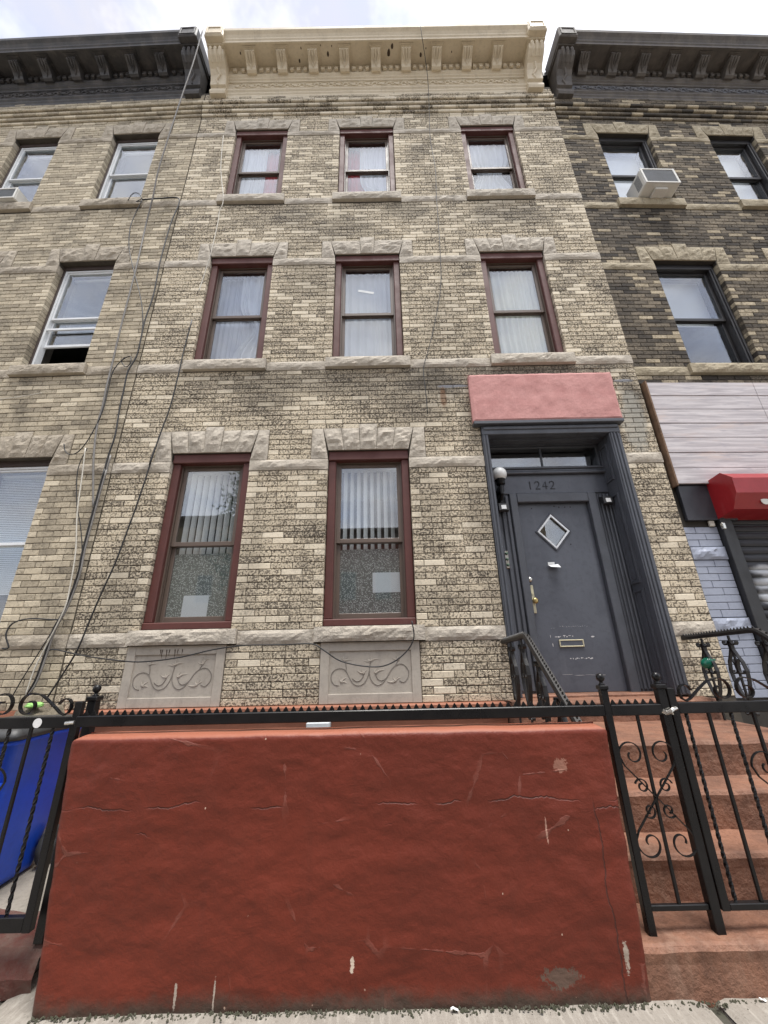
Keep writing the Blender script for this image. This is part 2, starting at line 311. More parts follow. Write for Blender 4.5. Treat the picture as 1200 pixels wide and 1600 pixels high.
MT['door_trim'] = plain('slate_trim_paint', (0.080, 0.087, 0.104), 0.45, (0.058, 0.062, 0.073), 4, 0.6, 0.18, 45, 0.004, dirt=((0.030, 0.030, 0.032), 0.4))
MT['scuff'] = plain('bare_scuff', (0.62, 0.62, 0.62), 0.8)
MT['number_shadow'] = plain('overpainted_numeral_shadow', (0.035, 0.038, 0.046), 0.6)  # dark tone stands for shadow edges of the painted-over digits
MT['hole'] = plain('drilled_hole', (0.02, 0.02, 0.022), 0.9)
MT['brass'] = plain('worn_brass', (0.50, 0.38, 0.16), 0.32, (0.32, 0.24, 0.11), 30, 0.5, 0.05, metal=0.9)
MT['pale_brass'] = plain('pale_lock_plate', (0.66, 0.62, 0.44), 0.4, (0.5, 0.45, 0.3), 30, 0.5, 0.05, metal=0.35)
MT['chrome'] = plain('dull_chrome', (0.62, 0.60, 0.55), 0.25, None, 20, 0.3, 0.03, metal=0.9)
MT['aluminium'] = plain('bright_trim', (0.70, 0.70, 0.70), 0.3, None, 20, 0.3, 0.03, metal=0.6)
MT['pink'] = plain('pink_stucco', (0.54, 0.272, 0.252), 0.88, (0.44, 0.205, 0.192), 6, 0.7, 0.35, 26, 0.008)
MT['iron'] = plain('black_iron_paint', (0.006, 0.006, 0.007), 0.32, (0.012, 0.011, 0.011), 9, 0.5, 0.15, 50, 0.004, spec=0.3)
MT['iron_old'] = plain('chipped_black_iron', (0.009, 0.008, 0.008), 0.5, (0.025, 0.020, 0.017), 14, 0.5, 0.25, 50, 0.004)
MT['white_globe'] = plain('white_glass_globe', (0.74, 0.75, 0.74), 0.25, (0.62, 0.63, 0.62), 6, 0.35, 0.02)
MT['lens'] = plain('white_lamp_lens', (0.75, 0.76, 0.76), 0.35, None, 10, 0.2, 0.02)
MT['black_plastic'] = plain('black_plastic', (0.02, 0.02, 0.022), 0.45)
MT['green_button'] = plain('green_brass_button', (0.09, 0.16, 0.11), 0.4)
MT['stoop'] = plain('brown_painted_concrete', (0.25, 0.118, 0.072), 0.7, (0.125, 0.060, 0.038), 5, 0.85, 0.8, 30, 0.014, dirt=((0.30, 0.185, 0.13), 0.6))
MT['base'] = plain('salmon_painted_base', (0.33, 0.130, 0.075), 0.75, (0.24, 0.095, 0.055), 4, 0.6, 0.4, 40, 0.006)
MT['red_wall'] = red_wall_mat()
MT['kerb_red'] = plain('worn_red_kerb', (0.105, 0.028, 0.020), 0.85, (0.15, 0.115, 0.095), 7, 0.8, 0.7, 30, 0.012, dirt=((0.08, 0.06, 0.05), 0.5))
MT['sidewalk'] = sidewalk_mat()
MT['yard'] = plain('yard_concrete', (0.26, 0.235, 0.20), 0.9, (0.16, 0.145, 0.12), 5, 0.8, 0.5, 40, 0.008)
MT['asphalt'] = plain('asphalt', (0.055, 0.054, 0.053), 0.9, (0.04, 0.04, 0.04), 2, 0.5, 0.5, 120, 0.006)
MT['joint'] = plain('dirt_joint', (0.07, 0.062, 0.05), 0.95, (0.05, 0.06, 0.035), 20, 0.6)
MT['blue_bin'] = plain('blue_bin_plastic', (0.006, 0.075, 0.62), 0.40, (0.005, 0.055, 0.48), 3, 0.5, 0.05)
MT['lid'] = plain('charcoal_lid_plastic', (0.035, 0.036, 0.038), 0.5, (0.06, 0.06, 0.058), 6, 0.5, 0.1)
MT['tyre'] = plain('dusty_tyre', (0.035, 0.035, 0.035), 0.8, (0.07, 0.066, 0.06), 8, 0.6)
MT['lime'] = plain('lime_plastic_bag', (0.30, 0.58, 0.16), 0.4)
MT['green_glass'] = plain('green_glossy_float', (0.006, 0.14, 0.085), 0.12, (0.004, 0.09, 0.05), 8, 0.5, 0.05)
MT['box_grey'] = plain('grey_meter_box', (0.52, 0.55, 0.57), 0.5)
MT['siding'] = siding_mat()
MT['edge_wood'] = plain('raw_plank_edge', (0.20, 0.12, 0.07), 0.8, (0.09, 0.055, 0.035), 9, 0.7)
MT['black_sheet'] = plain('black_sheet_metal', (0.024, 0.026, 0.033), 0.45, (0.045, 0.045, 0.055), 4, 0.5)
MT['hood'] = plain('red_enamel_hood', (0.30, 0.012, 0.016), 0.38, (0.22, 0.010, 0.014), 3, 0.5, 0.08, dirt=((0.45, 0.16, 0.15), 0.22))
MT['shutter'] = shutter_mat()
MT['ac'] = plain('off_white_ac_case', (0.68, 0.67, 0.63), 0.5, (0.58, 0.57, 0.53), 6, 0.4, 0.05)
MT['ac_grille'] = plain('grey_ac_grille', (0.15, 0.16, 0.17), 0.5)
MT['cable_black'] = plain('black_cable', (0.018, 0.018, 0.019), 0.5, None, 30, 0.4, 0.05)
MT['cable_grey'] = plain('grey_cable', (0.21, 0.20, 0.19), 0.5, (0.12, 0.11, 0.10), 20, 0.6, 0.05)
MT['cable_white'] = plain('white_cable', (0.60, 0.57, 0.50), 0.5, (0.42, 0.39, 0.33), 14, 0.6, 0.05)
MT['bark'] = plain('bark', (0.09, 0.07, 0.055), 0.95, (0.05, 0.04, 0.03), 9, 0.7, 0.9, 30, 0.02)
MT['leaf'] = plain('leaf', (0.050, 0.095, 0.030), 0.6, (0.028, 0.055, 0.018), 3, 0.8, 0.05)
MT['far_brick'] = plain('far_red_brick', (0.22, 0.10, 0.07), 0.9, (0.15, 0.07, 0.05), 4, 0.6)
MT['far_tan'] = plain('far_tan_brick', (0.34, 0.28, 0.2), 0.9, (0.25, 0.2, 0.14), 4, 0.6)
MT['far_trim'] = plain('far_trim', (0.20, 0.18, 0.16), 0.8)
MT['sticker'] = plain('white_sticker', (0.78, 0.78, 0.78), 0.5)
MT['moss'] = plain('moss_and_grit', (0.045, 0.048, 0.026), 0.95, (0.10, 0.09, 0.07), 30, 0.8)
MT['soil'] = plain('dry_rubbish', (0.12, 0.10, 0.07), 0.95, (0.22, 0.19, 0.14), 25, 0.7, 0.7, 60, 0.02)

# ------------------------------------------------------------------ mesh helpers
class MB:
    def __init__(s): s.v = []; s.f = []; s.m = []; s.cur = 0
    def quad(s, *p):
        i = len(s.v); s.v += [tuple(q) for q in p]; s.f.append(tuple(range(i, i + len(p)))); s.m.append(s.cur)
    def face(s, idx): s.f.append(tuple(idx)); s.m.append(s.cur)
    def box(s, x0, x1, y0, y1, z0, z1):
        i = len(s.v)
        s.v += [(x0, y0, z0), (x1, y0, z0), (x1, y1, z0), (x0, y1, z0), (x0, y0, z1), (x1, y0, z1), (x1, y1, z1), (x0, y1, z1)]
        for q in ((0, 3, 2, 1), (4, 5, 6, 7), (0, 1, 5, 4), (1, 2, 6, 5), (2, 3, 7, 6), (3, 0, 4, 7)): s.face([i + k for k in q])
        return s
    def bev(s, x0, x1, y0, y1, z0, z1, b=0.006):
        """box whose edges are cut at 45 degrees"""
        b = min(b, (x1 - x0) * .45, (y1 - y0) * .45, (z1 - z0) * .45); i = len(s.v)
        X = (x0, x1); Y = (y0, y1); Z = (z0, z1); idx = {}
        for a in (0, 1):
            for c in (0, 1):
                for d in (0, 1):
                    sx, sy_, sz = (1 if a == 0 else -1), (1 if c == 0 else -1), (1 if d == 0 else -1)
                    for k, off in enumerate(((0, b, b), (b, 0, b), (b, b, 0))):
                        idx[(a, c, d, k)] = len(s.v); s.v.append((X[a] + sx * off[0], Y[c] + sy_ * off[1], Z[d] + sz * off[2]))
        I = idx
        def q(*ks): s.face([I[k] for k in ks])
        q((0,0,0,0),(0,0,1,0),(0,1,1,0),(0,1,0,0)); q((1,0,0,0),(1,1,0,0),(1,1,1,0),(1,0,1,0))
        q((0,0,0,1),(1,0,0,1),(1,0,1,1),(0,0,1,1)); q((0,1,0,1),(0,1,1,1),(1,1,1,1),(1,1,0,1))
        q((0,0,0,2),(0,1,0,2),(1,1,0,2),(1,0,0,2)); q((0,0,1,2),(1,0,1,2),(1,1,1,2),(0,1,1,2))
        for a in (0, 1):
            for c in (0, 1):
                k = [(a,c,0,0),(a,c,0,1),(a,c,1,1),(a,c,1,0)]; q(*(k if (a == c) else k[::-1]))
        for a in (0, 1):
            for d in (0, 1):
                k = [(a,0,d,0),(a,1,d,0),(a,1,d,2),(a,0,d,2)]; q(*(k if (a == d) else k[::-1]))
        for c in (0, 1):
            for d in (0, 1):
                k = [(0,c,d,1),(0,c,d,2),(1,c,d,2),(1,c,d,1)]; q(*(k if (c == d) else k[::-1]))
        for a in (0, 1):
            for c in (0, 1):
                for d in (0, 1):
                    k = [(a,c,d,0),(a,c,d,1),(a,c,d,2)]; q(*(k if (a + c + d) % 2 else k[::-1]))
        return s
    def prism(s, poly, axis, a, b):
        """a polygon in two axes swept along the third (axis) from a to b"""
        def P(t, q): return (t, q[0], q[1]) if axis == 0 else ((q[0], t, q[1]) if axis == 1 else (q[0], q[1], t))
        i = len(s.v); n = len(poly)
        s.v += [P(a, q) for q in poly] + [P(b, q) for q in poly]
        for k in range(n): s.face((i + k, i + (k + 1) % n, i + n + (k + 1) % n, i + n + k))
        s.face(range(i + n - 1, i - 1, -1)); s.face(range(i + n, i + 2 * n))
        return s
    def tube(s, pts, r, n=6, r1=None):
        pts = [Vector(p) for p in pts]; i = len(s.v); m_ = len(pts); prev = None
        for k, p in enumerate(pts):
            t = (pts[min(k + 1, m_ - 1)] - pts[max(k - 1, 0)]).normalized()
            ref = prev if prev is not None else (Vector((0, 0, 1)) if abs(t.z) < 0.9 else Vector((0, 1, 0)))
            b = (ref - t * ref.dot(t)).normalized(); prev = b; c = t.cross(b)
            rr = r if r1 is None else r + (r1 - r) * k / (m_ - 1)
            for j in range(n):
                a = 2 * math.pi * j / n; s.v.append(tuple(p + b * (math.cos(a) * rr) + c * (math.sin(a) * rr)))
        for k in range(m_ - 1):
            for j in range(n): s.face((i + k * n + j, i + k * n + (j + 1) % n, i + (k + 1) * n + (j + 1) % n, i + (k + 1) * n + j))
        s.face(range(i + n - 1, i - 1, -1)); s.face(range(i + (m_ - 1) * n, i + m_ * n))
        return s
    def ribbon(s, pts, depth, thick, nrm):
        """flat bar along pts; depth along nrm, thick across"""
        pts = [Vector(p) for p in pts]; nrm = Vector(nrm); i = len(s.v); m_ = len(pts)
        for k, p in enumerate(pts):
            t = (pts[min(k + 1, m_ - 1)] - pts[max(k - 1, 0)]).normalized(); b = t.cross(nrm).normalized() * thick * .5; d = nrm * depth * .5
            s.v += [tuple(p + b + d), tuple(p - b + d), tuple(p - b - d), tuple(p + b - d)]
        for k in range(m_ - 1):
            for j in range(4): s.face((i + k * 4 + j, i + k * 4 + (j + 1) % 4, i + k * 4 + 4 + (j + 1) % 4, i + k * 4 + 4 + j))
        s.face((i + 3, i + 2, i + 1, i)); e = i + (m_ - 1) * 4; s.face((e, e + 1, e + 2, e + 3))
        return s
    def lathe(s, prof, c, n=16, axis=2):
        """profile (radius, height) turned round an axis through c"""
        i = len(s.v); m_ = len(prof); c = Vector(c)
        for (r, h) in prof:
            for j in range(n):
                a = 2 * math.pi * j / n; u, w = math.cos(a) * r, math.sin(a) * r
                s.v.append(tuple(c + (Vector((u, w, h)) if axis == 2 else (Vector((u, h, w)) if axis == 1 else Vector((h, u, w))))))
        for k in range(m_ - 1):
            for j in range(n): s.face((i + k * n + j, i + k * n + (j + 1) % n, i + (k + 1) * n + (j + 1) % n, i + (k + 1) * n + j))
        s.face(range(i + n - 1, i - 1, -1)); s.face(range(i + (m_ - 1) * n, i + m_ * n))
        return s
    def grid(s, nx, ny, fn):
        i = len(s.v)
        for b in range(ny + 1):
            for a in range(nx + 1): s.v.append(tuple(fn(a / nx, b / ny)))
        for b in range(ny):
            for a in range(nx):
                k = i + b * (nx + 1) + a; s.face((k, k + 1, k + nx + 2, k + nx + 1))
        return s
    def mesh(s, name, mats, smooth=False):
        me = bpy.data.meshes.new(name); me.from_pydata(s.v, [], s.f)
        for mm in (mats if isinstance(mats, (list, tuple)) else [mats]): me.materials.append(MT[mm])
        if any(s.m): me.polygons.foreach_set('material_index', s.m)
        if smooth: me.polygons.foreach_set('use_smooth', [True] * len(me.polygons))
        me.update(); return me
    def build(s, name, mats, parent=None, smooth=False, label=None, kind=None):
        o = bpy.data.objects.new(name, s.mesh(name, mats, smooth)); col.objects.link(o)
        if parent: o.parent = parent
        if label: o['label'] = label
        if kind: o['kind'] = kind
        return o
def thing(name, label, cat, loc=(0, 0, 0), rz=0.0, group=None):
    o = bpy.data.objects.new(name, None); col.objects.link(o); o.location = loc; o.rotation_euler = (0, 0, rz); o.empty_display_size = 0.2
    o['label'] = label; o['category'] = cat
    if group: o['group'] = group
    return o
def tag(o, label, cat, group=None):
    o['label'] = label; o['category'] = cat
    if group: o['group'] = group
    return o
def struct(o): o['kind'] = 'structure'; return o
def smooth_path(pts, n=4):
    out = []; P = [Vector(p) for p in pts]
    for i in range(len(P) - 1):
        p0, p1, p2, p3 = P[max(0, i - 1)], P[i], P[i + 1], P[min(len(P) - 1, i + 2)]
        for k in range(n):
            t = k / n; out.append(0.5 * ((2 * p1) + (p2 - p0) * t + (2 * p0 - 5 * p1 + 4 * p2 - p3) * t * t + (3 * p1 - p0 - 3 * p2 + p3) * t ** 3))
    out.append(P[-1]); return out
def nz3(x, y, z): return noise.noise(Vector((x, y, z)))
def fbm(x, y, z, o=4): return noise.fractal(Vector((x, y, z)), 1.0, 2.0, o)

# ================================================================== the ground
C = 0.0677                                   # one brick course
ZB = CAM.z - 0.4146                          # foot of the brickwork of the middle house
YW = -1.785                                  # front of the red wall and of the lowest step
struct(MB().grid(2, 2, lambda a, b: (-150 + 300 * a, -200 + 300 * b, -0.16)).build('ground', 'yard'))
def slab(name, x0, x1, y0, y1, ztop, mt, n=(10, 10), amp=0.004):
    mb = MB(); mb.grid(n[0], n[1], lambda a, b: (x0 + (x1 - x0) * a, y0 + (y1 - y0) * b, ztop + amp * fbm(x0 + (x1 - x0) * a * 3, y0 + (y1 - y0) * b * 3, 0)))
    mb.box(x0, x1, y0, y1, ztop - 0.12, ztop - 0.02)
    return mb.build(name, mt, smooth=False)
sw = struct(MB().box(-16, 16, -7.0, -1.2, -0.10, -0.025).build('sidewalk', 'joint'))
# poured flags with open joints between them; one joint runs out at each side of the picture
xs = [-16, -12.4, -9.3, -6.4, -4.1, -1.72, 1.285, 3.4, 5.6, 8.2, 11.5, 16]; ys = [-7.0, -5.5, -4.0, -2.6, -1.3]
for i in range(len(xs) - 1):
    for j in range(len(ys) - 1):
        j0 = 0.012; x0, x1, y0, y1 = xs[i] + j0, xs[i + 1] - (0.012 if abs(xs[i + 1] - 1.285) > .01 else 0.035), ys[j] + j0, ys[j + 1] - j0
        hz = random.uniform(-0.004, 0.004); near = j == 3 and 4 <= i <= 7
        mb = MB(); nx, ny = (60, 30) if near else (4, 4)
        def fn(a, b, x0=x0, x1=x1, y0=y0, y1=y1, hz=hz):
            e = min(a, 1 - a, b, 1 - b); x = x0 + (x1 - x0) * a; y = y0 + (y1 - y0) * b
            return (x, y, hz + 0.006 * fbm(x * 4, y * 4, 1.7) - (0.012 if e < 1e-6 else 0))
        mb.grid(nx, ny, fn); mb.box(x0, x1, y0, y1, -0.05, -0.022)
        mb.build('flagstone', 'sidewalk', sw)
struct(MB().box(-40, 40, -16.0, -7.16, -0.16, -0.13).build('road', 'asphalt'))
kb = struct(MB().bev(-40, 40, -7.15, -7.002, -0.16, 0.0, 0.02).build('kerb', 'yard'))
struct(MB().box(-40, 40, -20.5, -16.0, -0.16, -0.01).build('far_pavement', 'yard'))
struct(MB().grid(12, 12, lambda a, b: (-16 + 14.4 * a, -1.36 + 1.33 * b, 0.045 + 0.012 * fbm(a * 9, b * 9, 2))).build('front_yard', 'yard'))
struct(MB().grid(8, 8, lambda a, b: (-1.6 + 2.66 * a, -1.62 + 1.6 * b, 0.02)).build('areaway', 'yard'))
struct(MB().grid(8, 8, lambda a, b: (2.96 + 8 * a, -1.3 + 1.35 * b, 0.02)).build('shop_pavement', 'yard'))

# ================================================================== houses
def cuts_wall(X0, X1, z0, z1, holes, y=0.008, depth=0.34, eps=0.004):
    """mortar face with openings and their reveals, no inner faces"""
    mb = MB(); H = [(a - eps, b + eps, c, d) for a, b, c, d in holes]
    xs = sorted({X0, X1, *[h[0] for h in H], *[h[1] for h in H]}); zs = sorted({z0, z1, *[h[2] for h in H], *[h[3] for h in H]})
    xs = [x for x in xs if X0 <= x <= X1]; zs = [z for z in zs if z0 <= z <= z1]
    for i in range(len(xs) - 1):
        for j in range(len(zs) - 1):
            cx, cz = (xs[i] + xs[i + 1]) / 2, (zs[j] + zs[j + 1]) / 2
            if any(h[0] < cx < h[1] and h[2] < cz < h[3] for h in H): continue
            mb.quad((xs[i], y, zs[j]), (xs[i + 1], y, zs[j]), (xs[i + 1], y, zs[j + 1]), (xs[i], y, zs[j + 1]))
    for a, b, c, d in H:
        mb.quad((a, y, c), (a, y, d), (a, depth, d), (a, depth, c)); mb.quad((b, y, d), (b, y, c), (b, depth, c), (b, depth, d))
        mb.quad((a, y, d), (b, y, d), (b, depth, d), (a, depth, d)); mb.quad((b, y, c), (a, y, c), (a, depth, c), (b, depth, c))
    return mb

def brick_verts(l, h, d, jit, rn):
    c = 0.0045; x, z = l / 2, h / 2; f = rn.uniform(-0.0025, 0.002); t = [rn.uniform(-jit, jit) for _ in range(12)]
    v = [(-x, d, -z), (x, d, -z), (x, d, z), (-x, d, z),
         (-x, f + .005, -z), (x, f + .005, -z), (x, f + .005, z), (-x, f + .005, z),
         (-x + c + t[0], f + t[8] * .6, -z + c + t[1]), (x - c + t[2], f + t[9] * .6, -z + c + t[3]), (x - c + t[4], f + t[10] * .6, z - c + t[5]), (-x + c + t[6], f + t[11] * .6, z - c + t[7])]
    fa = [(8, 9, 10, 11), (4, 5, 9, 8), (5, 6, 10, 9), (6, 7, 11, 10), (7, 4, 8, 11), (0, 1, 5, 4), (1, 2, 6, 5), (2, 3, 7, 6), (3, 0, 4, 7)]
    return v, fa

def lay_bricks(wall_obj, root, zb, X0, X1, k0, k1, blocks, mats, clean_p, jit, seed, quoin=(), proud=None, name='brick', limit=300, L0=0.2125):
    """running bond; the largest bricks in view are single objects, the others one mesh"""
    rn = random.Random(seed); out = []; jx = 0.0062
    for k in range(k0, k1):
        za, zc = zb + k * C, zb + (k + 1) * C; segs = [(X0, X1)]
        for (a, b, c, d) in blocks:
            if min(zc, d) - max(za, c) > 0.45 * C:
                nw = []
                for (p, q) in segs:
                    if b <= p or a >= q: nw.append((p, q)); continue
                    if a > p + 0.02: nw.append((p, a))
                    if b < q - 0.02: nw.append((b, q))
                segs = nw
        yo = proud(k) if proud else 0.0
        for (p, q) in segs:
            W = q - p; n = max(1, round(W / L0)); u = W / n
            xs_ = [p + i * u for i in range(n + 1)] if k % 2 == 0 else [p] + [p + (i + 0.5) * u for i in range(n)] + [q]
            xs_ = [x + (rn.uniform(-.006, .006) if 0 < i < len(xs_) - 1 else 0) for i, x in enumerate(xs_)]
            for i in range(len(xs_) - 1):
                edge = (i == 0 and any(abs(p - e) < .012 for e in quoin)) or (i == len(xs_) - 2 and any(abs(q - e) < .012 for e in quoin))
                cl = rn.random() < (0.62 if (edge and k % 2) else clean_p(za) if callable(clean_p) else clean_p)
                out.append((xs_[i], xs_[i + 1], za, zc, cl, yo))
    Mw = Matrix.Translation(root.location) @ Matrix.Rotation(root.rotation_euler.z, 4, 'Z')
    sc = []
    for i, (a, b, za, zc, cl, yo) in enumerate(out):
        x, y, z = to_px(Mw @ Vector(((a + b) / 2, yo, (za + zc) / 2)))
        ok = 4 < x < 1196 and 0 < y < 1098
        sc.append((-(b - a) / z ** 2 if ok else 0, i))
    sc.sort(); single = {i for s_, i in sc[:limit] if s_ < 0}
    cache = {}; V = [[], []]; Fc = [[], []]
    mb = MB()
    for i, (a, b, za, zc, cl, yo) in enumerate(out):
        l = b - a - jx; h = C - jx; cx, cz = (a + b) / 2, (za + zc) / 2
        if i in single:
            key = (round(l / 0.012), cl, i % 4)
            if key not in cache:
                v, fa = brick_verts(key[0] * 0.012, h, 0.1, jit, rn); m1 = MB(); m1.v = v; m1.f = fa; m1.m = [0] * 9
                cache[key] = m1.mesh(name, mats[1 if cl else 0])
            o = bpy.data.objects.new(name, cache[key]); col.objects.link(o); o.parent = wall_obj; o.location = (cx, yo, cz); o.scale.x = l / (key[0] * 0.012)
        else:
            v, fa = brick_verts(l, h, 0.1, jit, rn); n0 = len(mb.v); mb.cur = 1 if cl else 0
            mb.v += [(x + cx, y + yo, z + cz) for x, y, z in v]
            for f in fa: mb.face([n0 + q for q in f])
    if mb.v: mb.build('brickwork', list(mats), wall_obj, kind='stuff')

def stone(xb0, xb1, xt0, xt1, z0, z1, yf, yb, nx=8, nz=4, amp=0.014, seed=0.0):
    """rock-faced block: four corners in the wall plane, a rough bulging front"""
    mb = MB(); g = 0.002; xb0 += g; xb1 -= g; xt0 += g; xt1 -= g; z0 += g; z1 -= g
    def P(a, b):
        x = (xb0 + (xb1 - xb0) * a) * (1 - b) + (xt0 + (xt1 - xt0) * a) * b; z = z0 + (z1 - z0) * b
        e = min(a, 1 - a, b, 1 - b)
        if e < 1e-6: return (x, yf, z)
        w = min(1.0, e * 5); bl = 0.012 * (1 - (2 * b - 1) ** 2)
        n_ = 1.25 * fbm(x * 11 + seed, seed * 3.1, z * 15, 4)
        return (x + 0.006 * nz3(x * 20, seed, z * 20), yf - w * (bl + amp * (0.55 + n_)), z + 0.004 * nz3(x * 20, 3 + seed, z * 20))
    mb.grid(nx, nz, P)
    c = [(xb0, z0), (xb1, z0), (xt1, z1), (xt0, z1)]
    for i in range(4):
        p, q = c[i], c[(i + 1) % 4]; mb.quad((q[0], yf, q[1]), (p[0], yf, p[1]), (p[0], yb, p[1]), (q[0], yb, q[1]))
    return mb

def band(root, zb, c0, c1, X0, X1, gaps, mat, name='band_course', yf=-0.006):
    """a course of rock-faced stones, broken by the openings or sills in gaps"""
    z0, z1 = zb + c0 * C, zb + c1 * C; segs = [(X0, X1)]
    for a, b in gaps:
        nw = []
        for p, q in segs:
            if b <= p or a >= q: nw.append((p, q)); continue
            if a > p + 0.02: nw.append((p, a))
            if b < q - 0.02: nw.append((b, q))
        segs = nw
    bc = None
    for p, q in segs:
        n = max(1, round((q - p) / 1.15)); u = (q - p) / n
        for i in range(n):
            s_ = stone(p + i * u, p + (i + 1) * u, p + i * u, p + (i + 1) * u, z0, z1, yf, 0.1, max(6, int(u * 22)), 4, 0.009, p + z0 + i)
            o = s_.build('band_stone', mat, root)

def lintel(root, x0, x1, zh, zend, ztop, zkey, n, mat, ew=0.20, fan=0.07):
    """fan of voussoirs with a taller keystone between two end blocks"""
    w = x1 - x0; kw = 0.19; xm = (x0 + x1) / 2
    side = (n - 1) // 2; cuts = [x0 + (w / 2 - kw / 2) * i / side for i in range(side + 1)] + [x1 - (w / 2 - kw / 2) * (side - i) / side for i in range(side + 1)]
    tops = [x + fan * ((x - xm) / (w / 2)) for x in cuts]
    ob = []
    for i in range(n):
        key = i == side; zt = zkey if key else ztop
        ob.append(stone(cuts[i], cuts[i + 1], tops[i], tops[i + 1], zh, zt, -0.013 if key else -0.008, 0.13, 8, 7, 0.016, cuts[i] * 7 + zh))
    ld = ob[0].build('lintel', mat, root)
    for s_ in ob[1:]: s_.build('keystone' if s_ is ob[side] else 'voussoir', mat, ld)
    stone(x0 - ew, x0 - 0.001, x0 - ew, tops[0], zend, ztop, -0.008, 0.13, 7, 10, 0.013, x0 * 5 + 1).build('end_block', mat, ld)
    stone(x1 + 0.001, x1 + ew, tops[-1], x1 + ew, zend, ztop, -0.008, 0.13, 7, 10, 0.013, x1 * 5 + 2).build('end_block', mat, ld)

def sill(root, x0, x1, z0, z1, mat, ov=0.075, yf=-0.048):
    return stone(x0 - ov, x1 + ov, x0 - ov, x1 + ov, z0, z1, yf, 0.20, 26, 5, 0.011, x0 + z0).build('sill', mat, root)

def rect_frame(mb, x0, x1, z0, z1, l, r, b, t, y0, y1, bv=0.006):
    """four members of a frame, butted"""
    mb.bev(x0, x0 + l, y0, y1, z0, z1, bv); mb.bev(x1 - r, x1, y0, y1, z0, z1, bv)
    mb.bev(x0 + l - .001, x1 - r + .001, y0 + .001, y1 - .001, z0 + .001, z0 + b, bv); mb.bev(x0 + l - .001, x1 - r + .001, y0 + .001, y1 - .001, z1 - t, z1 - .001, bv)
    return mb

def sashes(win, x0, x1, z0, z1, mat, yo=0.115, st=0.045, mid=0.47, glass='glass', low_open=0.0, rail=0.05):
    """double-hung pair: the upper sash in front of the lower"""
    zm = z0 + (z1 - z0) * mid
    for up in (True, False):
        a, b = (zm - rail * .5, z1) if up else (z0 + low_open, zm + rail * .5)
        y = yo if up else yo + 0.036
        s_ = rect_frame(MB(), x0, x1, a, b, st, st, rail if up else rail * 1.25, rail if not up else st, y, y + 0.03, 0.004).build('upper_sash' if up else 'lower_sash', mat, win)
        MB().box(x0 + st - .003, x1 - st + .003, y + 0.012, y + 0.017, a + rail - .003, b - st + .003).build('pane', glass, win)
    return zm

def red_window(root, x0, x1, z0, z1, glass='glass'):
    """painted casing with a heavier head board, tracks and brown sashes"""
    w = MB(); jw = 0.088; hd = 0.118; bt = 0.072
    w.bev(x0 + .002, x0 + jw, 0.045, 0.20, z0 + bt, z1 - hd, .008); w.bev(x1 - jw, x1 - .002, 0.045, 0.20, z0 + bt, z1 - hd, .008)
    w.bev(x0 + .001, x1 - .001, 0.022, 0.20, z1 - hd, z1 - .001, .008); w.bev(x0 + .001, x1 - .001, 0.03, 0.21, z0, z0 + bt, .008)
    win = w.build('window', 'casing', root)
    t = MB(); a, b, c, d = x0 + jw, x1 - jw, z0 + bt, z1 - hd
    for i, yy in enumerate((0.095, 0.126, 0.16)):
        t.box(a + .001, a + 0.016 + .004 * i, yy, yy + 0.012, c, d); t.box(b - 0.016 - .004 * i, b - .001, yy, yy + 0.012, c, d); t.box(a + .017, b - .017, yy + .001, yy + 0.011, d - 0.016 - .004 * i, d - .001)
    t.build('track', 'sash', win)
    zm = sashes(win, a + 0.012, b - 0.012, c + .002, d - 0.012, 'sash', glass=glass)
    return win, (a + .05, b - .05, c, d, zm)

def curtain(x0, x1, z0, z1, mt, label, y=0.30, folds=9, amp=0.022, gather=0.0, pinch=None, grp=None, seed=0, root=None):
    """hanging cloth with folds; gather pulls the foot in, pinch ties it back at a height"""
    mb = MB()
    def P(a, b):
        x = x0 + (x1 - x0) * a; z = z0 + (z1 - z0) * b; s_ = 1.0
        if pinch:
            zc, k, side = pinch; q = math.exp(-((b - zc) / 0.16) ** 2); s_ = 1 - k * q
            x = side + (x - side) * s_
        ph = folds * 2 * math.pi * a + 1.5 * math.sin(a * 7 + seed) + 0.5 * nz3(a * 3, b * 2, seed)
        return (x + 0.006 * math.sin(ph * .5), y + amp * math.sin(ph) * (0.6 + 0.4 * (1 - b)) + 0.012 * nz3(a * 5, b * 3, seed + 4), z)
    mb.grid(folds * 8, 22, P)
    o = mb.build('curtain', mt, smooth=True)
    if root: o.matrix_world = Matrix.Translation(root.location) @ Matrix.Rotation(root.rotation_euler.z, 4, 'Z')
    return tag(o, label, 'curtain', grp)

def shell(root, X0, X1, ztop, y0=0.335, y1=3.2):
    """the rest of the house behind its front: side walls, roof, rooms"""
    m1 = MB(); m1.box(X0, X0 + .06, y0, y1, -0.1, ztop); m1.box(X1 - .06, X1, y0, y1, -0.1, ztop); m1.box(X0 + .06, X1 - .06, y1 - .1, y1, -0.1, ztop)
    m1.build('party_wall', 'room', root)
    for z in (0.88, 4.25, 7.55): MB().box(X0 + .06, X1 - .06, y0, y1 - .1, z, z + .12).build('floor', 'room', root)
    MB().box(X0, X1, 0.0, y1, ztop - .12, ztop).build('roof', 'black_sheet', root)

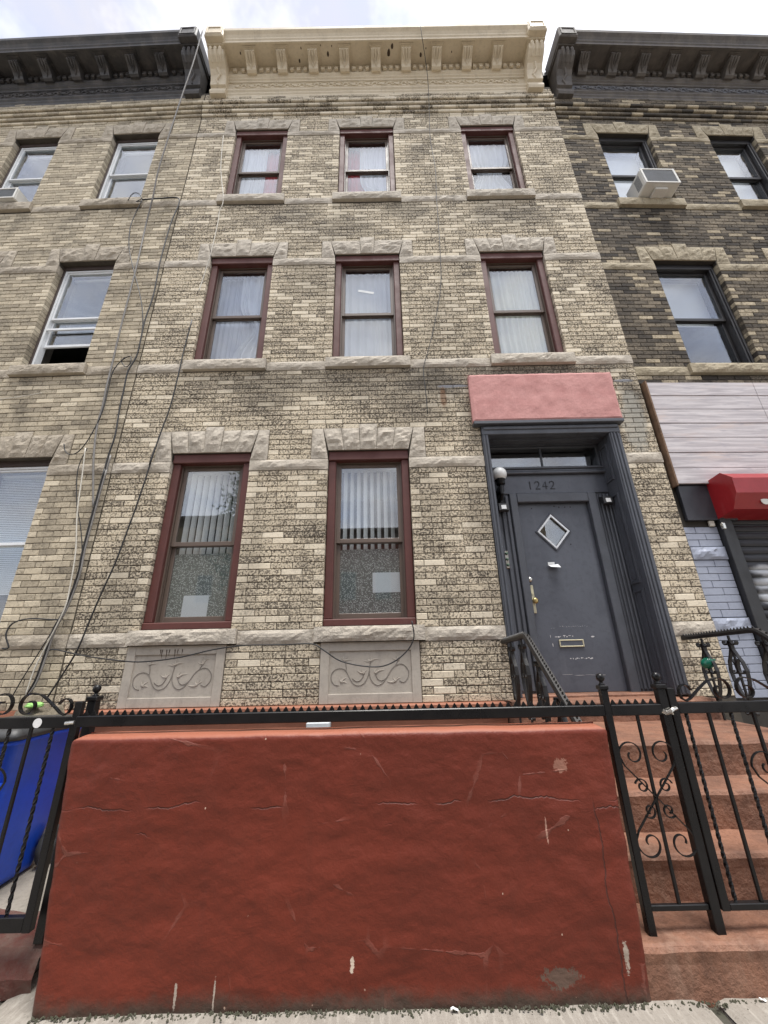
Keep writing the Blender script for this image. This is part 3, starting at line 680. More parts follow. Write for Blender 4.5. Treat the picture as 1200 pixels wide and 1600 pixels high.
def cornice(root, X0, X1, zb, mat, mods, endw=0.34, frieze=None, seed=1, ends=(True, True), tilt=0.0):
    """bracketed sheet-metal cornice: architrave, ornamented frieze, dentils, modillions, crown, end consoles"""
    fm = frieze or mat; z = zb
    xa, xb = X0 + 0.05, X1 - 0.05
    root_c = MB().prism([(0.05, z), (-.045, z), (-.052, z + .02), (-.052, z + .06), (-.068, z + .085), (-.068, z + .115), (-.092, z + .145), (-.092, z + .178), (-.07, z + .189), (0.05, z + .189)][::-1], 0, xa, xb).build('cornice', mat, root)
    MB().prism([(0.05, z + .19), (-.064, z + .19), (-.064, z + .42), (0.05, z + .42)][::-1], 0, xa, xb).build('frieze', fm, root_c)
    # ornament on the frieze: a running scroll between thin fillets
    orn = MB(); x = X0 + endw + .12; k = 0
    while x < X1 - endw - .12:
        pts = []
        for i in range(15):
            t = i / 14; a = math.pi * 2.6 * t; r = 0.058 * (1 - .75 * t); s_ = 1 if k % 2 else -1
            pts.append((x + .06 - r * math.cos(a), -.068, z + .325 + s_ * r * math.sin(a)))
        orn.tube(pts, 0.013, 5)
        orn.tube([(x - .03, -.068, z + .325), (x, -.072, z + .325 + (.038 if k % 2 else -.038)), (x + .05, -.068, z + .325)], 0.015, 5)
        x += 0.135; k += 1
    orn.build('frieze_ornament', fm, root_c, kind='stuff')
    for za_ in (.237, .400): MB().box(X0 + endw + .05, X1 - endw - .05, -.074, -.063, z + za_, z + za_ + .012).build('fillet', mat, root_c)
    MB().prism([(0.05, z + .421), (-.080, z + .421), (-.086, z + .45), (-.108, z + .47), (-.108, z + .50), (-.135, z + .53), (-.135, z + .568), (0.05, z + .568)][::-1], 0, xa, xb).build('bed_moulding', mat, root_c)
    MB().prism([(0.05, z + .569), (-.125, z + .569), (-.125, z + .72), (-.15, z + .735), (-.15, z + .762), (0.05, z + .762)][::-1], 0, xa, xb).build('dentil_band', mat, root_c)
    # soffit and crown
    MB().box(xa, xb, -.452, 0.05, z + .763, z + .80).build('soffit', mat, root_c)
    MB().prism([(0.05, z + .801), (-.44, z + .801), (-.44, z + .745), (-.47, z + .745), (-.47, z + .80), (-.485, z + .82), (-.485, z + .86), (-.51, z + .90), (-.55, z + .945), (-.555, z + 1.0), (-.53, z + 1.01), (0.05, z + 1.02)][::-1], 0, X0 + endw * .9, X1 - endw * .9).build('crown', mat, root_c)
    for xm in mods:
        b = MB(); w = 0.085
        b.prism([(-.126, z + .530), (-.165, z + .520), (-.20, z + .54), (-.225, z + .58), (-.265, z + .62), (-.33, z + .655), (-.385, z + .685), (-.385, z + .735), (-.126, z + .735)][::-1], 0, xm - w, xm + w)
        b.box(xm - w - .018, xm + w + .018, -.405, -.127, z + .736, z + .750); b.box(xm - w - .038, xm + w + .038, -.425, -.127, z + .7505, z + .7625)
        md = b.build('modillion', mat, root_c)
        lf = MB()
        for s_ in (-1, 0, 1):
            lf.tube([(xm + s_ * .045, -.395, z + .69), (xm + s_ * .05, -.335, z + .640), (xm + s_ * .025, -.262, z + .605), (xm, -.215, z + .555)], 0.013, 5, 0.006)
        lf.build('leaf_carving', mat, md)
    xs_ = [X0 + endw + .02] + [q for xm in mods for q in (xm - .10, xm + .10)] + [X1 - endw - .02]
    for i in range(0, len(xs_) - 1, 2):
        a, b_ = xs_[i], xs_[i + 1]; n = int((b_ - a) / 0.105)
        for j in range(n):
            u = (b_ - a) / n; xc = a + (j + .5) * u
            MB().bev(xc - .034, xc + .034, -.172, -.126, z + .60, z + .69, .006).build('dentil', mat, root_c)
    for e, on in zip((0, 1), ends):
        if not on: continue
        xo = X0 if e == 0 else X1 - endw; c_ = MB(); q0, q1 = xo + .03, xo + endw - .03
        c_.prism([(0.0, z - .02), (-.12, z - .02), (-.14, z + .02), (-.14, z + .07), (-.115, z + .10), (-.115, z + .16), (-.155, z + .18)] + [(-.155 - .01 * i - .0026 * i * i, z + .18 + .045 * i) for i in range(1, 7)] +
                 [(-.335, z + .50), (-.385, z + .56), (-.415, z + .63), (-.415, z + .68), (-.38, z + .72), (0.0, z + .72)][::1][::-1] if False else
                 [(0.0, z - .02), (-.12, z - .02), (-.14, z + .02), (-.14, z + .07), (-.115, z + .10), (-.115, z + .16), (-.155, z + .18), (-.165, z + .28), (-.195, z + .38), (-.25, z + .46), (-.335, z + .52), (-.395, z + .58), (-.425, z + .65), (-.405, z + .71), (-.36, z + .735), (0.0, z + .735)][::-1], 0, q0, q1)
        c_.box(xo + .012, xo + endw - .012, -.455, 0.0, z + .736, z + .775)
        c_.bev(xo, xo + endw, -.56, 0.0, z + .776, z + 1.075, .02)
        con = c_.build('console', mat, root_c)
        r_ = MB()
        for s_ in (-1, 0, 1):
            r_.tube([((q0 + q1) / 2 + s_ * .085, -.425, z + .69), ((q0 + q1) / 2 + s_ * .085, -.43, z + .64), ((q0 + q1) / 2 + s_ * .08, -.38, z + .57), ((q0 + q1) / 2 + s_ * .075, -.31, z + .515)], .033, 6, .022)
        r_.tube([((q0 + q1) / 2, -.25, z + .47), ((q0 + q1) / 2 + .03, -.20, z + .38), ((q0 + q1) / 2 - .03, -.175, z + .28), ((q0 + q1) / 2, -.16, z + .2)], .03, 6, .012)
        r_.build('scroll_carving', mat, con)
        rect_frame(MB(), xo + .03, xo + endw - .03, z + .815, z + 1.04, .03, .03, .03, .03, -.572, -.559, .004).build('console_panel', mat, con)
    return root_c

ROWS = dict(G=(1.634, 3.618), S=(4.960, 6.895), T=(8.243, 10.077))       # window openings, bottom and top, above the pavement
def front(root, X0, X1, dz, wins, door, bmats, stone_mat, mortar, clean_p, jit, seed, extra_blocks=(), base_k=0, voids=(), limit=300, gap_bands=(), corbel_out=0.05):
    """the whole brick front of one house; wins is a list of (row, x0, x1, voussoirs)"""
    zb = ZB + dz; holes = [(a, b, ROWS[r][0] + dz, ROWS[r][1] + dz) for r, a, b, n in wins]
    wall = cuts_wall(X0, X1, -0.1, zb + 141.0 * C, holes + ([door] if door else []) + list(voids)).build('front_wall', mortar, root)
    blocks = [(a, b, c, d) for a, b, c, d in holes] + ([door] if door else []) + list(extra_blocks) + list(voids)
    zt = {'G': (39.6, 38, 44, 44.75), 'S': (88.0, 87, 92.1, 93.05), 'T': (135.0, 133.7, 138.9, 139.7)}
    for r, a, b, n in wins:
        _, ze, zl, zk = zt[r]; blocks.append((a - 0.2, b + 0.2, zb + ze * C, zb + zl * C)); xm = (a + b) / 2; blocks.append((xm - .1, xm + .1, zb + zl * C - .03, zb + zk * C))
        lintel(root, a, b, ROWS[r][1] + dz, zb + ze * C, zb + zl * C, zb + zk * C, n, stone_mat)
        zs = {'G': 8.15, 'S': 57.15, 'T': 105.5}[r]
        sill(root, a, b, zb + zs * C, ROWS[r][0] + dz - .002, stone_mat)
    for (c0, c1), r in (((8, 10), 'G'), ((57, 59), 'S'), ((105, 107), 'T')):
        gp = [(a - .076, b + .076) for q, a, b, n in wins if q == r]
        if r == 'G' and door: gp.append((door[0], door[1]))
        for (q0, q1, c) in gap_bands:
            if c == c0: gp.append((q0, q1))
        band(root, zb, c0, c1, X0, X1, gp, stone_mat)
    for (c0, c1), r in (((36, 38), 'G'), ((85, 87), 'S'), ((132, 133.7), 'T')):
        gp = [(a, b) for q, a, b, n in wins if q == r]
        if r == 'G' and door: gp.append((door[0], door[1]))
        for (q0, q1, c) in gap_bands:
            if c == c0: gp.append((q0, q1))
        band(root, zb, c0, c1, X0, X1, gp, stone_mat)
    blocks += [(X0 - 1, X1 + 1, zb + a * C, zb + b * C) for a, b in ((8, 10), (57, 59), (105, 107), (36, 38), (85, 87), (132, 133.7))]
    quoin = [e for h in holes for e in h[:2]]
    lay_bricks(wall, root, zb, X0 + .002, X1 - .002, base_k, 141, blocks, bmats, clean_p, jit, seed, quoin, limit=limit)
    # corbel table: four bullnosed courses stepping out, then a plain strip under the cornice
    zc0 = zb + 141 * C; cb = MB().prism([(.2, zc0), (.03, zc0), (.014, zc0 + .098), (-.005, zc0 + .196), (-.024, zc0 + .294), (-.038, zc0 + .385), (-.038, zb + 151 * C), (.2, zb + 151 * C)][::-1], 0, X0, X1).build('corbel_table', mortar, root)
    for i in range(4):
        z0 = zb + 141 * C + i * 0.098; yo = -0.026 - 0.019 * i
        rn = random.Random(seed + i); mbk = MB(); x = X0; ph = (i % 2) * .1
        while x < X1 - .02:
            e = min(X1, x + (0.2125 if x > X0 else 0.2125 - ph)); mbk.cur = 1 if rn.random() < (clean_p(20.) if callable(clean_p) else clean_p) + .15 else 0
            mbk.prism([(.1, z0), (yo + .01, z0), (yo, z0 + .014), (yo, z0 + .050), (yo + .012, z0 + .064), (.1, z0 + .066)][::-1], 0, x + .003, e - .003); x = e
        mbk.build('corbel_course', list(bmats), cb)
    lay_bricks(cb, root, zb + 141 * C + .394 - 147 * C, X0 + .002, X1 - .002, 147, 150, [], bmats, clean_p, jit, seed + 9, (), proud=lambda k: -corbel_out, limit=0)
    return wall

# ------------------------------------------------------------------ the middle house
MX0, MX1 = -3.15, 3.21
house = thing('row_house', 'cream brick row house in the middle, cream cornice and slate grey front door', 'house', (0, 0, 0), group='row houses along the street')
W1, W2, W3 = (-2.482, -1.570), (-0.661, 0.277), (1.462, 2.391)
DOOR = (1.15, 2.79, -0.1, 3.885)
mw = [('G', *W1, 5), ('G', *W2, 5), ('S', *W1, 3), ('S', *W2, 3), ('S', *W3, 5), ('T', *W1, 3), ('T', *W2, 3), ('T', *W3, 5)]
P1, P2 = (-2.547, -1.588), (-0.671, 0.295)
front(house, MX0, MX1, 0.0, mw, DOOR, ('brick', 'brick_clean'), 'stone', 'mortar', lambda z: 0.07 + 0.014 * z if z < 12 else .35, 0.0016, 11,
      extra_blocks=[(P1[0], P1[1], ZB, ZB + 8 * C), (P2[0], P2[1], ZB, ZB + 8 * C), (1.09, 2.80, 3.9, 4.58)])
shell(house, MX0 + .003, MX1 - .003, 12.0)
win_in = {}
for r, a, b, n in mw:
    w, inner = red_window(house, a, b, *ROWS[r]); win_in[(r, round(a, 2))] = (w, inner)
    if r == 'G':
        x0, x1, z0, z1, zm = inner
        MB().box(x0 - .01, x1 + .01, 0.172, 0.1735, z0 + .05, zm - (.10 if a < -2 else .085)).build('privacy_film', 'film', w)
cornice(house, -3.06, 3.075, 10.985, 'cream', [-2.30, -1.73, -1.155, -0.578, 0.0, 0.557, 1.117, 1.68, 2.236])
# rust coming through the soffit paint
for (x, y, s_) in ((-2.48, -.33, .03), (-2.42, -.24, .02), (-1.42, -.22, .04), (-1.36, -.38, .025), (-.88, -.30, .05), (-.80, -.40, .02), (.24, -.30, .07), (.30, -.38, .05), (.83, -.27, .05), (.92, -.35, .02), (1.4, -.3, .02), (-1.0, -.41, .02)):
    mb = MB(); pts = [(x + s_ * .6 * math.cos(a) * (0.6 + .5 * abs(nz3(x * 9, a, 1))), y + s_ * math.sin(a) * (0.6 + .5 * abs(nz3(x * 9, a, 2)))) for a in [i * math.pi / 4 for i in range(8)]]
    mb.prism(pts, 2, 10.985 + .7605, 10.985 + .7632).build('rust_patch', 'rust_spot', house)

# painted base with a ledge under the brickwork
b_ = MB(); b_.box(MX0, 1.06, -0.03, 0.05, -0.1, ZB - .075); b_.bev(MX0, 1.06, -0.075, 0.05, ZB - .074, ZB - .001, .012)
b_.build('painted_base', 'base', house)

# carved panels under the ground-floor windows
def carved_panel(a, b, seed):
    z0, z1 = ZB + .003, ZB + 8.1 * C; pn = rect_frame(MB(), a + .003, b - .003, z0, z1, .085, .085, .085, .085, -0.012, 0.1, .004)
    pn.box(a + .08, b - .08, 0.004, 0.1, z0 + .08, z1 - .08)
    o = pn.build('carved_panel', 'panel', house); t = MB(); t2 = MB(); xm, zm = (a + b) / 2, (z0 + z1) / 2 - .01; y = 0.0035
    def P(l): return [(xm + (q[0] - 545) / 1000 * 1.06, y, zm + (400 - q[1]) / 1000 * .98 + .022) for q in l]
    for l in ([(262, 530), (225, 520), (197, 480), (198, 425), (235, 385), (290, 378), (330, 405), (358, 460), (395, 515), (440, 533), (490, 512), (525, 450), (542, 370), (552, 300)],
              [(545, 330), (538, 430), (560, 495), (605, 532), (655, 515), (700, 455), (745, 385), (800, 350), (850, 355), (888, 405), (885, 465), (845, 512), (805, 495)],
              [(330, 405), (328, 360), (322, 320), (310, 290)], [(385, 470), (420, 495), (455, 488), (482, 450), (488, 415)], [(690, 470), (655, 492), (620, 485), (598, 450), (590, 410)], [(770, 365), (790, 330), (798, 295)]):
        t.tube(smooth_path(P(l), 3), .0048, 5)
    for c_, ends in (((315, 305), ((285, 280), (300, 262), (345, 268), (378, 305))), ((552, 312), ((488, 312), (520, 300), (562, 250), (590, 300), (625, 300))), ((800, 310), ((748, 292), (795, 245), (830, 265), (848, 262))), ((488, 425), ((430, 402), (470, 392), (490, 385), (512, 395))),
                     ((592, 425), ((580, 395), (610, 378), (640, 400), (672, 398))), ((285, 500), ((272, 458), (305, 470), (330, 462), (335, 508))), ((768, 500), ((690, 500), (720, 515), (750, 455), (795, 455), (815, 470)))):
        for e_ in ends:
            mid_ = ((c_[0] + e_[0]) / 2 + (e_[1] - c_[1]) * .12, (c_[1] + e_[1]) / 2 - (e_[0] - c_[0]) * .12)
            t2.tube(P([c_, mid_, e_]), .0085, 6, .002)
    t.build('carved_scroll', 'groove', o, kind='stuff'); t2.build('carved_leaf', 'panel', o, kind='stuff')
    return o
cp1 = carved_panel(*P1, 1); cp2 = carved_panel(*P2, 2)
drp = MB()
for i, (dx, l) in enumerate(((-.12, .05), (-.10, .08), (-.06, .10), (-.03, .06), (.02, .09), (.05, .05), (.09, .04))):
    x = -2.1 + dx; z = ZB + 8 * C - .03; drp.tube([(x, -.0125, z), (x + .004 * (-1) ** i, -.0125, z - l * .5), (x, -.0125, z - l)], .005, 4, .001)
drp.build('tar_drip', 'rust_spot', cp1)

# ------------------------------------------------------------------ entrance
dq = 'door_trim'
cas = MB()
for x0, x1 in ((1.152, 1.226), (2.654, 2.788)):
    cas.bev(x0, x1, -0.022, 0.06, ZB + .02, 3.77, .006)
cas.bev(1.152, 2.788, -0.030, 0.06, 3.771, 3.884, .006); cas.bev(1.17, 2.77, -.045, -.029, 3.83, 3.875, .006)
for x in (1.172, 1.205, 2.675, 2.71, 2.75): cas.bev(x - .009, x + .009, -.036, -.0215, ZB + .03, 3.77, .005)
ent = cas.build('door_surround', dq, house)
MB().bev(1.06, 2.835, -.085, 0.05, 3.886, 3.93, .006).build('head_board', dq, ent)
# reveals and their panels
rv = MB(); rv.box(2.655, 2.70, 0.061, 0.26, ZB, 3.77); rv.box(1.18, 1.225, 0.061, 0.26, ZB, 3.77); rv.box(1.18, 2.70, 0.061, 0.26, 3.7705, 3.80); rv.build('reveal', dq, ent)
for z0, z1 in ((1.05, 1.95), (2.02, 3.05), (3.22, 3.68)):
    r_ = MB(); y0, y1 = .085, .235
    for (a, b, c, d) in ((y0, y0 + .02, z0, z1), (y1 - .02, y1, z0, z1), (y0 + .02, y1 - .02, z0, z0 + .02), (y0 + .02, y1 - .02, z1 - .02, z1)): r_.box(2.640, 2.6548, a, b, c, d)
    r_.box(2.649, 2.6546, y0 + .045, y1 - .045, z0 + .045, z1 - .045)
    r_.build('reveal_panel', dq, ent)
cf = MB()
for a, b in ((1.3, 2.58),):
    for (p, q, c, d) in ((a, b, .09, .11), (a, b, .21, .23)): cf.box(p, q, c, d, 3.755, 3.7703)
cf.build('soffit_panel', dq, ent)
# fluted boards either side of the door frame
fb = MB()
for x0, x1 in ((1.2255, 1.458), (2.482, 2.6545)):
    fb.box(x0, x1, .262, .31, ZB, 3.36); n = 4
    for i in range(n):
        u = (x1 - x0) / n; fb.bev(x0 + i * u + .008, x0 + (i + 1) * u - .008, .243, .263, ZB + .05, 3.10, .008)
fb.build('fluted_board', dq, ent)
fr = MB(); fr.bev(1.458, 1.545, .225, .33, ZB + .02, 3.12, .008); fr.bev(2.385, 2.482, .225, .33, ZB + .02, 3.12, .008); fr.bev(1.545, 2.385, .226, .33, 3.005, 3.119, .008)
fr.build('door_frame', dq, ent)
MB().bev(1.2255, 2.6545, .245, .33, 3.121, 3.362, .004).build('number_board', 'door', ent)
tb = MB(); tb.bev(1.2255, 2.6545, .20, .33, 3.363, 3.395, .008); tb.bev(1.2255, 2.6545, .222, .33, 3.396, 3.43, .01); tb.bev(1.2255, 2.6545, .21, .33, 3.431, 3.462, .008); tb.build('transom_bar', dq, ent)
tf = rect_frame(MB(), 1.2255, 2.6545, 3.463, 3.7695, .03, .03, .02, .03, .255, .30, .004); tf.bev(1.925, 1.945, .262, .29, 3.483, 3.74, .003); tw = tf.build('transom', dq, ent)
MB().box(1.254, 1.926, .274, .280, 3.482, 3.741).build('pane', 'glass', tw); MB().box(1.944, 2.626, .274, .280, 3.482, 3.741).build('pane', 'glass', tw)
MB().box(1.254, 2.626, .42, .425, 3.40, 3.69).build('pane_backing', 'shade_grey', tw)
# the number, painted over, its shadow edges put in as dark strokes: 1242
def stroke(pts, x, z, w, h, y=.243, r=.006):
    return [(x + p[0] * w, y, z + p[1] * h) for p in pts]
DIG = {'1': [[(.35, .8), (.5, 1), (.5, 0)]], '2': [[(.05, .78), (.2, .95), (.5, 1), (.8, .9), (.85, .68), (.6, .4), (.05, .02), (.95, .02)]], '4': [[(.7, 0), (.7, 1), (.05, .33), (.98, .33)]]}
for i, ch in enumerate('1242'):
    d_ = MB()
    for s_ in DIG[ch]: d_.tube(stroke(s_, 1.70 + i * .088, 3.175, .062, .10), .0062, 5)
    d_.build('house_number', 'number_shadow', ent)
# door leaf
dr = MB(); dx0, dx1, dz0, dz1, dy = 1.549, 2.381, .972, 3.0, .288
cx, cz, hw, hh = 1.926, 2.655, .182, .205
i0 = len(dr.v); A = [(dx0, dz0), (dx1, dz0), (dx1, dz1), (dx0, dz1)]; D = [(cx, cz - hh), (cx + hw, cz), (cx, cz + hh), (cx - hw, cz)]
dr.v += [(x, dy, z) for x, z in A] + [(x, dy, z) for x, z in D]
for q in ((0, 1, 5, 4), (1, 2, 6, 5), (2, 3, 7, 6), (3, 0, 4, 7)): dr.face([i0 + k for k in q])
for k in range(4):
    p, q = D[k], D[(k + 1) % 4]; dr.quad((q[0], dy, q[1]), (p[0], dy, p[1]), (p[0], dy + .045, p[1]), (q[0], dy + .045, q[1]))
dr.box(dx0, dx1, dy + .046, dy + .05, dz0, cz - hh); dr.box(dx0, dx1, dy + .046, dy + .05, cz + hh, dz1); dr.box(dx0, cx - hw, dy + .046, dy + .05, cz - hh, cz + hh); dr.box(cx + hw, dx1, dy + .046, dy + .05, cz - hh, cz + hh)
door = dr.build('door', 'door', house)
fd = MB()
for k in range(4):
    p, q = Vector((D[k][0], 0, D[k][1])), Vector((D[(k + 1) % 4][0], 0, D[(k + 1) % 4][1])); cc = Vector((cx, 0, cz))
    for (s0, s1, y0, y1, mt_) in ((1.02, .88, dy - .014, dy + .01, 0),):
        a, b, c, d = cc + (p - cc) * s0, cc + (q - cc) * s0, cc + (q - cc) * s1, cc + (p - cc) * s1
        fd.quad((a.x, y0, a.z), (b.x, y0, b.z), (c.x, y0, c.z), (d.x, y0, d.z)); fd.quad((d.x, y0, d.z), (c.x, y0, c.z), (c.x, y1, c.z), (d.x, y1, d.z)); fd.quad((b.x, y0, b.z), (a.x, y0, a.z), (a.x, y1, a.z), (b.x, y1, b.z))
fd.build('diamond_trim', 'aluminium', door)
fo = MB()
for k in range(4):
    p, q = Vector((D[k][0], dy - .004, D[k][1])), Vector((D[(k + 1) % 4][0], dy - .004, D[(k + 1) % 4][1])); cc = Vector((cx, dy - .004, cz)); fo.tube([cc + (p - cc) * 1.10, cc + (q - cc) * 1.10], .010, 5)
fo.build('diamond_moulding', 'door', door)
g_ = MB(); g_.prism([(p[0], p[1]) for p in D], 1, dy + .018, dy + .022); g_.build('pane', 'glass', door)
pl = MB().bev(1.545 + .01, 1.592, dy - .010, dy + .001, 1.745, 2.045, .004); pl.lathe([(.014, -.016), (.016, -.006), (.016, 0)], (1.574, dy - .002, 1.955), 12, 1); pl.build('lock_plate', 'pale_brass', door)
MB().lathe([(.012, -.058), (.026, -.055), (.032, -.042), (.028, -.028), (.013, -.022), (.013, 0)], (1.580, dy - .008, 1.872), 16, 1).build('doorknob', 'brass', door, True)
MB().lathe([(.008, -.038), (.024, -.034), (.028, -.02), (.024, -.006), (.026, 0)], (1.566, dy - .001, 2.105), 16, 1).build('deadbolt', 'chrome', door, True)
ms = rect_frame(MB(), 1.775, 2.03, 1.398, 1.472, .012, .012, .012, .012, dy - .016, dy, .003).build('mail_slot', 'pale_brass', door)
MB().bev(1.785, 2.02, dy - .010, dy + .0, 1.408, 1.462, .004).build('mail_flap', 'door', ms)
sc_ = MB(); rn = random.Random(3)
def scrape(x0, x1, z, n, w):
    for i in range(n):
        x = x0 + (x1 - x0) * (i + rn.random() * .8) / n; l = rn.uniform(.2, 1.7) * (x1 - x0) / n * .8; h = w * rn.uniform(.3, 1.2); zz = z + rn.uniform(-.006, .006)
        k = 7; pts = [(x + l * (.5 + .5 * math.cos(a)) * (1 + .2 * nz3(x * 40, a, 3)), zz + h * math.sin(a) * (1 + .8 * nz3(x * 40, a, 5))) for a in [j * 2 * math.pi / k for j in range(k)]]
        sc_.prism(pts[::-1], 1, dy - .0012, dy + .0005)
scrape(1.86, 2.10, 1.285, 16, .006); scrape(1.69, 1.71, 1.50, 1, .014); scrape(1.74, 1.93, 1.505, 8, .006); scrape(1.80, 2.10, 1.605, 16, .0015); scrape(1.70, 1.715, 1.42, 2, .016); scrape(1.70, 1.75, 1.59, 2, .0015); scrape(2.1, 2.16, 1.5, 1, .006); scrape(1.75, 2.2, 1.13, 5, .0012)
sc_.build('bare_scuff', 'scuff', door, kind='stuff')
ho = MB()
for x, z in ((1.99, 2.97), (2.045, 2.955), (2.115, 2.955), (2.18, 2.955), (2.10, 2.50), (1.72, 2.945)): ho.lathe([(.008, -.0015), (.008, .001)], (x, dy, z), 8, 1)
ho.build('screw_hole', 'hole', door, kind='stuff')
MB().bev(1.2, 2.7, .10, .33, ZB - .02, .968, .01).build('threshold', 'stoop', house)
# stucco panel over the entrance
def pinkP(a, b):
    x = 1.058 + 1.78 * a; z = 3.934 + .682 * b; e = min(a, 1 - a, b, 1 - b); w = .008 * nz3(z * 9, x * 9, 4) if e < 1e-6 else 0
    return (x + (w if a in (0, 1) else 0), -.062 - (0.006 * (1 + fbm(x * 5, z * 5, 3)) if e > 1e-6 else -.006), z + (w if b in (0, 1) else 0))
pk = MB().grid(60, 26, pinkP); pk.box(1.062, 2.834, -.056, .03, 3.938, 4.612)
pk.build('stucco_panel', 'pink', house, label='pink stucco panel above the front door')

# ------------------------------------------------------------------ the house on the left
LX0 = -5.6
left = thing('row_house', 'tan brick row house on the left with black bracketed cornice and white windows', 'house', (MX0 - .004, 0, 0), R(-1.2), 'row houses along the street')
LW = [('G', -1.60, -.757, 5), ('S', -1.58, -.735, 3), ('T', -1.505, -.675, 3), ('G', -3.42, -2.55, 5), ('S', -3.36, -2.50, 3), ('T', -3.26, -2.455, 3)]
front(left, LX0, -.004, 0.0, LW, None, ('lbrick', 'lbrick_clean'), 'stone_l', 'mortar', 0.16, 0.0025, 23, base_k=0)
shell(left, LX0, -.006, 12.0)
MB().box(LX0, -.004, -0.03, 0.05, -0.1, ZB).build('painted_base', 'base', left)
cornice(left, LX0, -.035, 11.0, 'black_cornice', [-5.15, -4.60, -4.05, -3.50, -2.96, -2.42, -1.88, -1.335, -.79], ends=(False, True))
def white_window(root, r, a, b, dz=0.0, mid=0.5, low_open=0.0):
    z0, z1 = ROWS[r][0] + dz, ROWS[r][1] + dz
    w = MB(); w.bev(a + .002, a + .03, .085, .21, z0, z1 - .07, .004); w.bev(b - .03, b - .002, .085, .21, z0, z1 - .07, .004); w.bev(a + .002, b - .002, .08, .21, z1 - .07, z1 - .001, .004)
    win = w.build('window', 'brown_jamb', root)
    rect_frame(MB(), a + .031, b - .031, z0 + .004, z1 - .072, .03, .03, .03, .03, .095, .185, .003).build('window_frame', 'white_sash', win)
    sashes(win, a + .062, b - .062, z0 + .036, z1 - .104, 'white_sash', .105, .028, mid, low_open=low_open, rail=.035)
    return win
for r, a, b, n in LW:
    w = white_window(left, r, a, b, 0.0, .5, .42 if (r == 'S' and a > -2) else 0.0)
    if r == 'S' and a > -2:
        z0 = ROWS[r][0]; s_ = MB(); s_.bev(a + .062, b - .062, .098, .12, z0 + .72, z0 + .755, .003); s_.build('screen_rail', 'white_sash', w)
LMW = Matrix.Translation(left.location) @ Matrix.Rotation(left.rotation_euler.z, 4, 'Z')
def mini_blind(root_m, a, b, z0, z1, label, y=.205):
    t = thing('window_blind', label, 'blind'); t.matrix_world = root_m
    s_ = MB(); z = z0
    while z < z1:
        s_.quad((a, y, z), (b, y, z), (b, y + .012, z + .021), (a, y + .012, z + .021)); z += .022
    s_.build('blind_slats', 'blind', t, kind='stuff'); MB().bev(a, b, y - .01, y + .025, z1, z1 + .03, .003).build('head_rail', 'blind', t)
mini_blind(LMW, -1.50, -.85, 2.05, 3.46, 'white slatted blind half drawn in the ground floor window at the left edge')
mini_blind(LMW, -1.42, -.76, 8.60, 9.90, 'pale slats added to brighten the top floor window left of the cables')  # slats here and below added behind glass, standing in for its sky reflection
mini_blind(LMW, -1.48, -.83, 5.72, 6.74, 'pale slats added to brighten the open middle floor window of the left house')
mini_blind(LMW, -3.16, -2.55, 8.60, 9.90, 'pale slats added to brighten the top floor window at the left edge')

# ------------------------------------------------------------------ the house on the right
RDZ = -0.15; RX1 = 5.6
right = thing('row_house', 'soot darkened brick row house on the right with a shuttered shop below', 'house', (MX1 + .012, 0.045, 0), R(1.8), 'row houses along the street')
RMW = Matrix.Translation(right.location) @ Matrix.Rotation(right.rotation_euler.z, 4, 'Z')
RW = [('S', .80, 1.755, 5), ('T', .645, 1.575, 5), ('S', 2.75, 3.68, 5), ('T', 2.645, 3.50, 5)]
SHOPTOP = 4.52
front(right, .004, RX1, RDZ, RW, None, ('rbrick', 'rbrick_clean'), 'stone_r', 'mortar_dark', 0.09, 0.003, 37, base_k=0, extra_blocks=[(-1, 9, -1, SHOPTOP - .02)], gap_bands=((-1, 9, 8), (-1, 9, 36)),
      voids=[(.40, 5.2, -0.09, 2.72)])
shell(right, .006, RX1, 11.9)
cornice(right, .055, RX1, 10.885, 'grey_cornice', [.60, 1.165, 1.725, 2.285, 2.85, 3.41, 3.97, 4.53, 5.1], frieze='grey_frieze', ends=(True, False))
for r, a, b, n in RW:
    z0, z1 = ROWS[r][0] + RDZ, ROWS[r][1] + RDZ
    w = MB(); w.bev(a + .002, a + .075, .07, .24, z0, z1 - .10, .006); w.bev(b - .075, b - .002, .07, .24, z0, z1 - .10, .006); w.bev(a + .002, b - .002, .065, .24, z1 - .10, z1 - .001, .006); w.bev(a + .02, a + .05, .055, .069, z0, z1 - .1, .004); w.bev(b - .05, b - .02, .055, .069, z0, z1 - .1, .004)
    win = w.build('window', 'black_sash', right)
    sashes(win, a + .077, b - .077, z0 + .004, z1 - .102, 'black_sash', .125, .04, .5)
    if r == 'T': MB().box(a + .08, b - .08, .30, .31, z0 + .3, z1 - .1).build('pane_backing', 'blind', win)
    else: MB().box(a + .08, b - .08, .30, .31, (z0 + z1) / 2, z1 - .1).build('pane_backing', 'blind', win)  # pale sheet added so the upper pane looks bright and milky
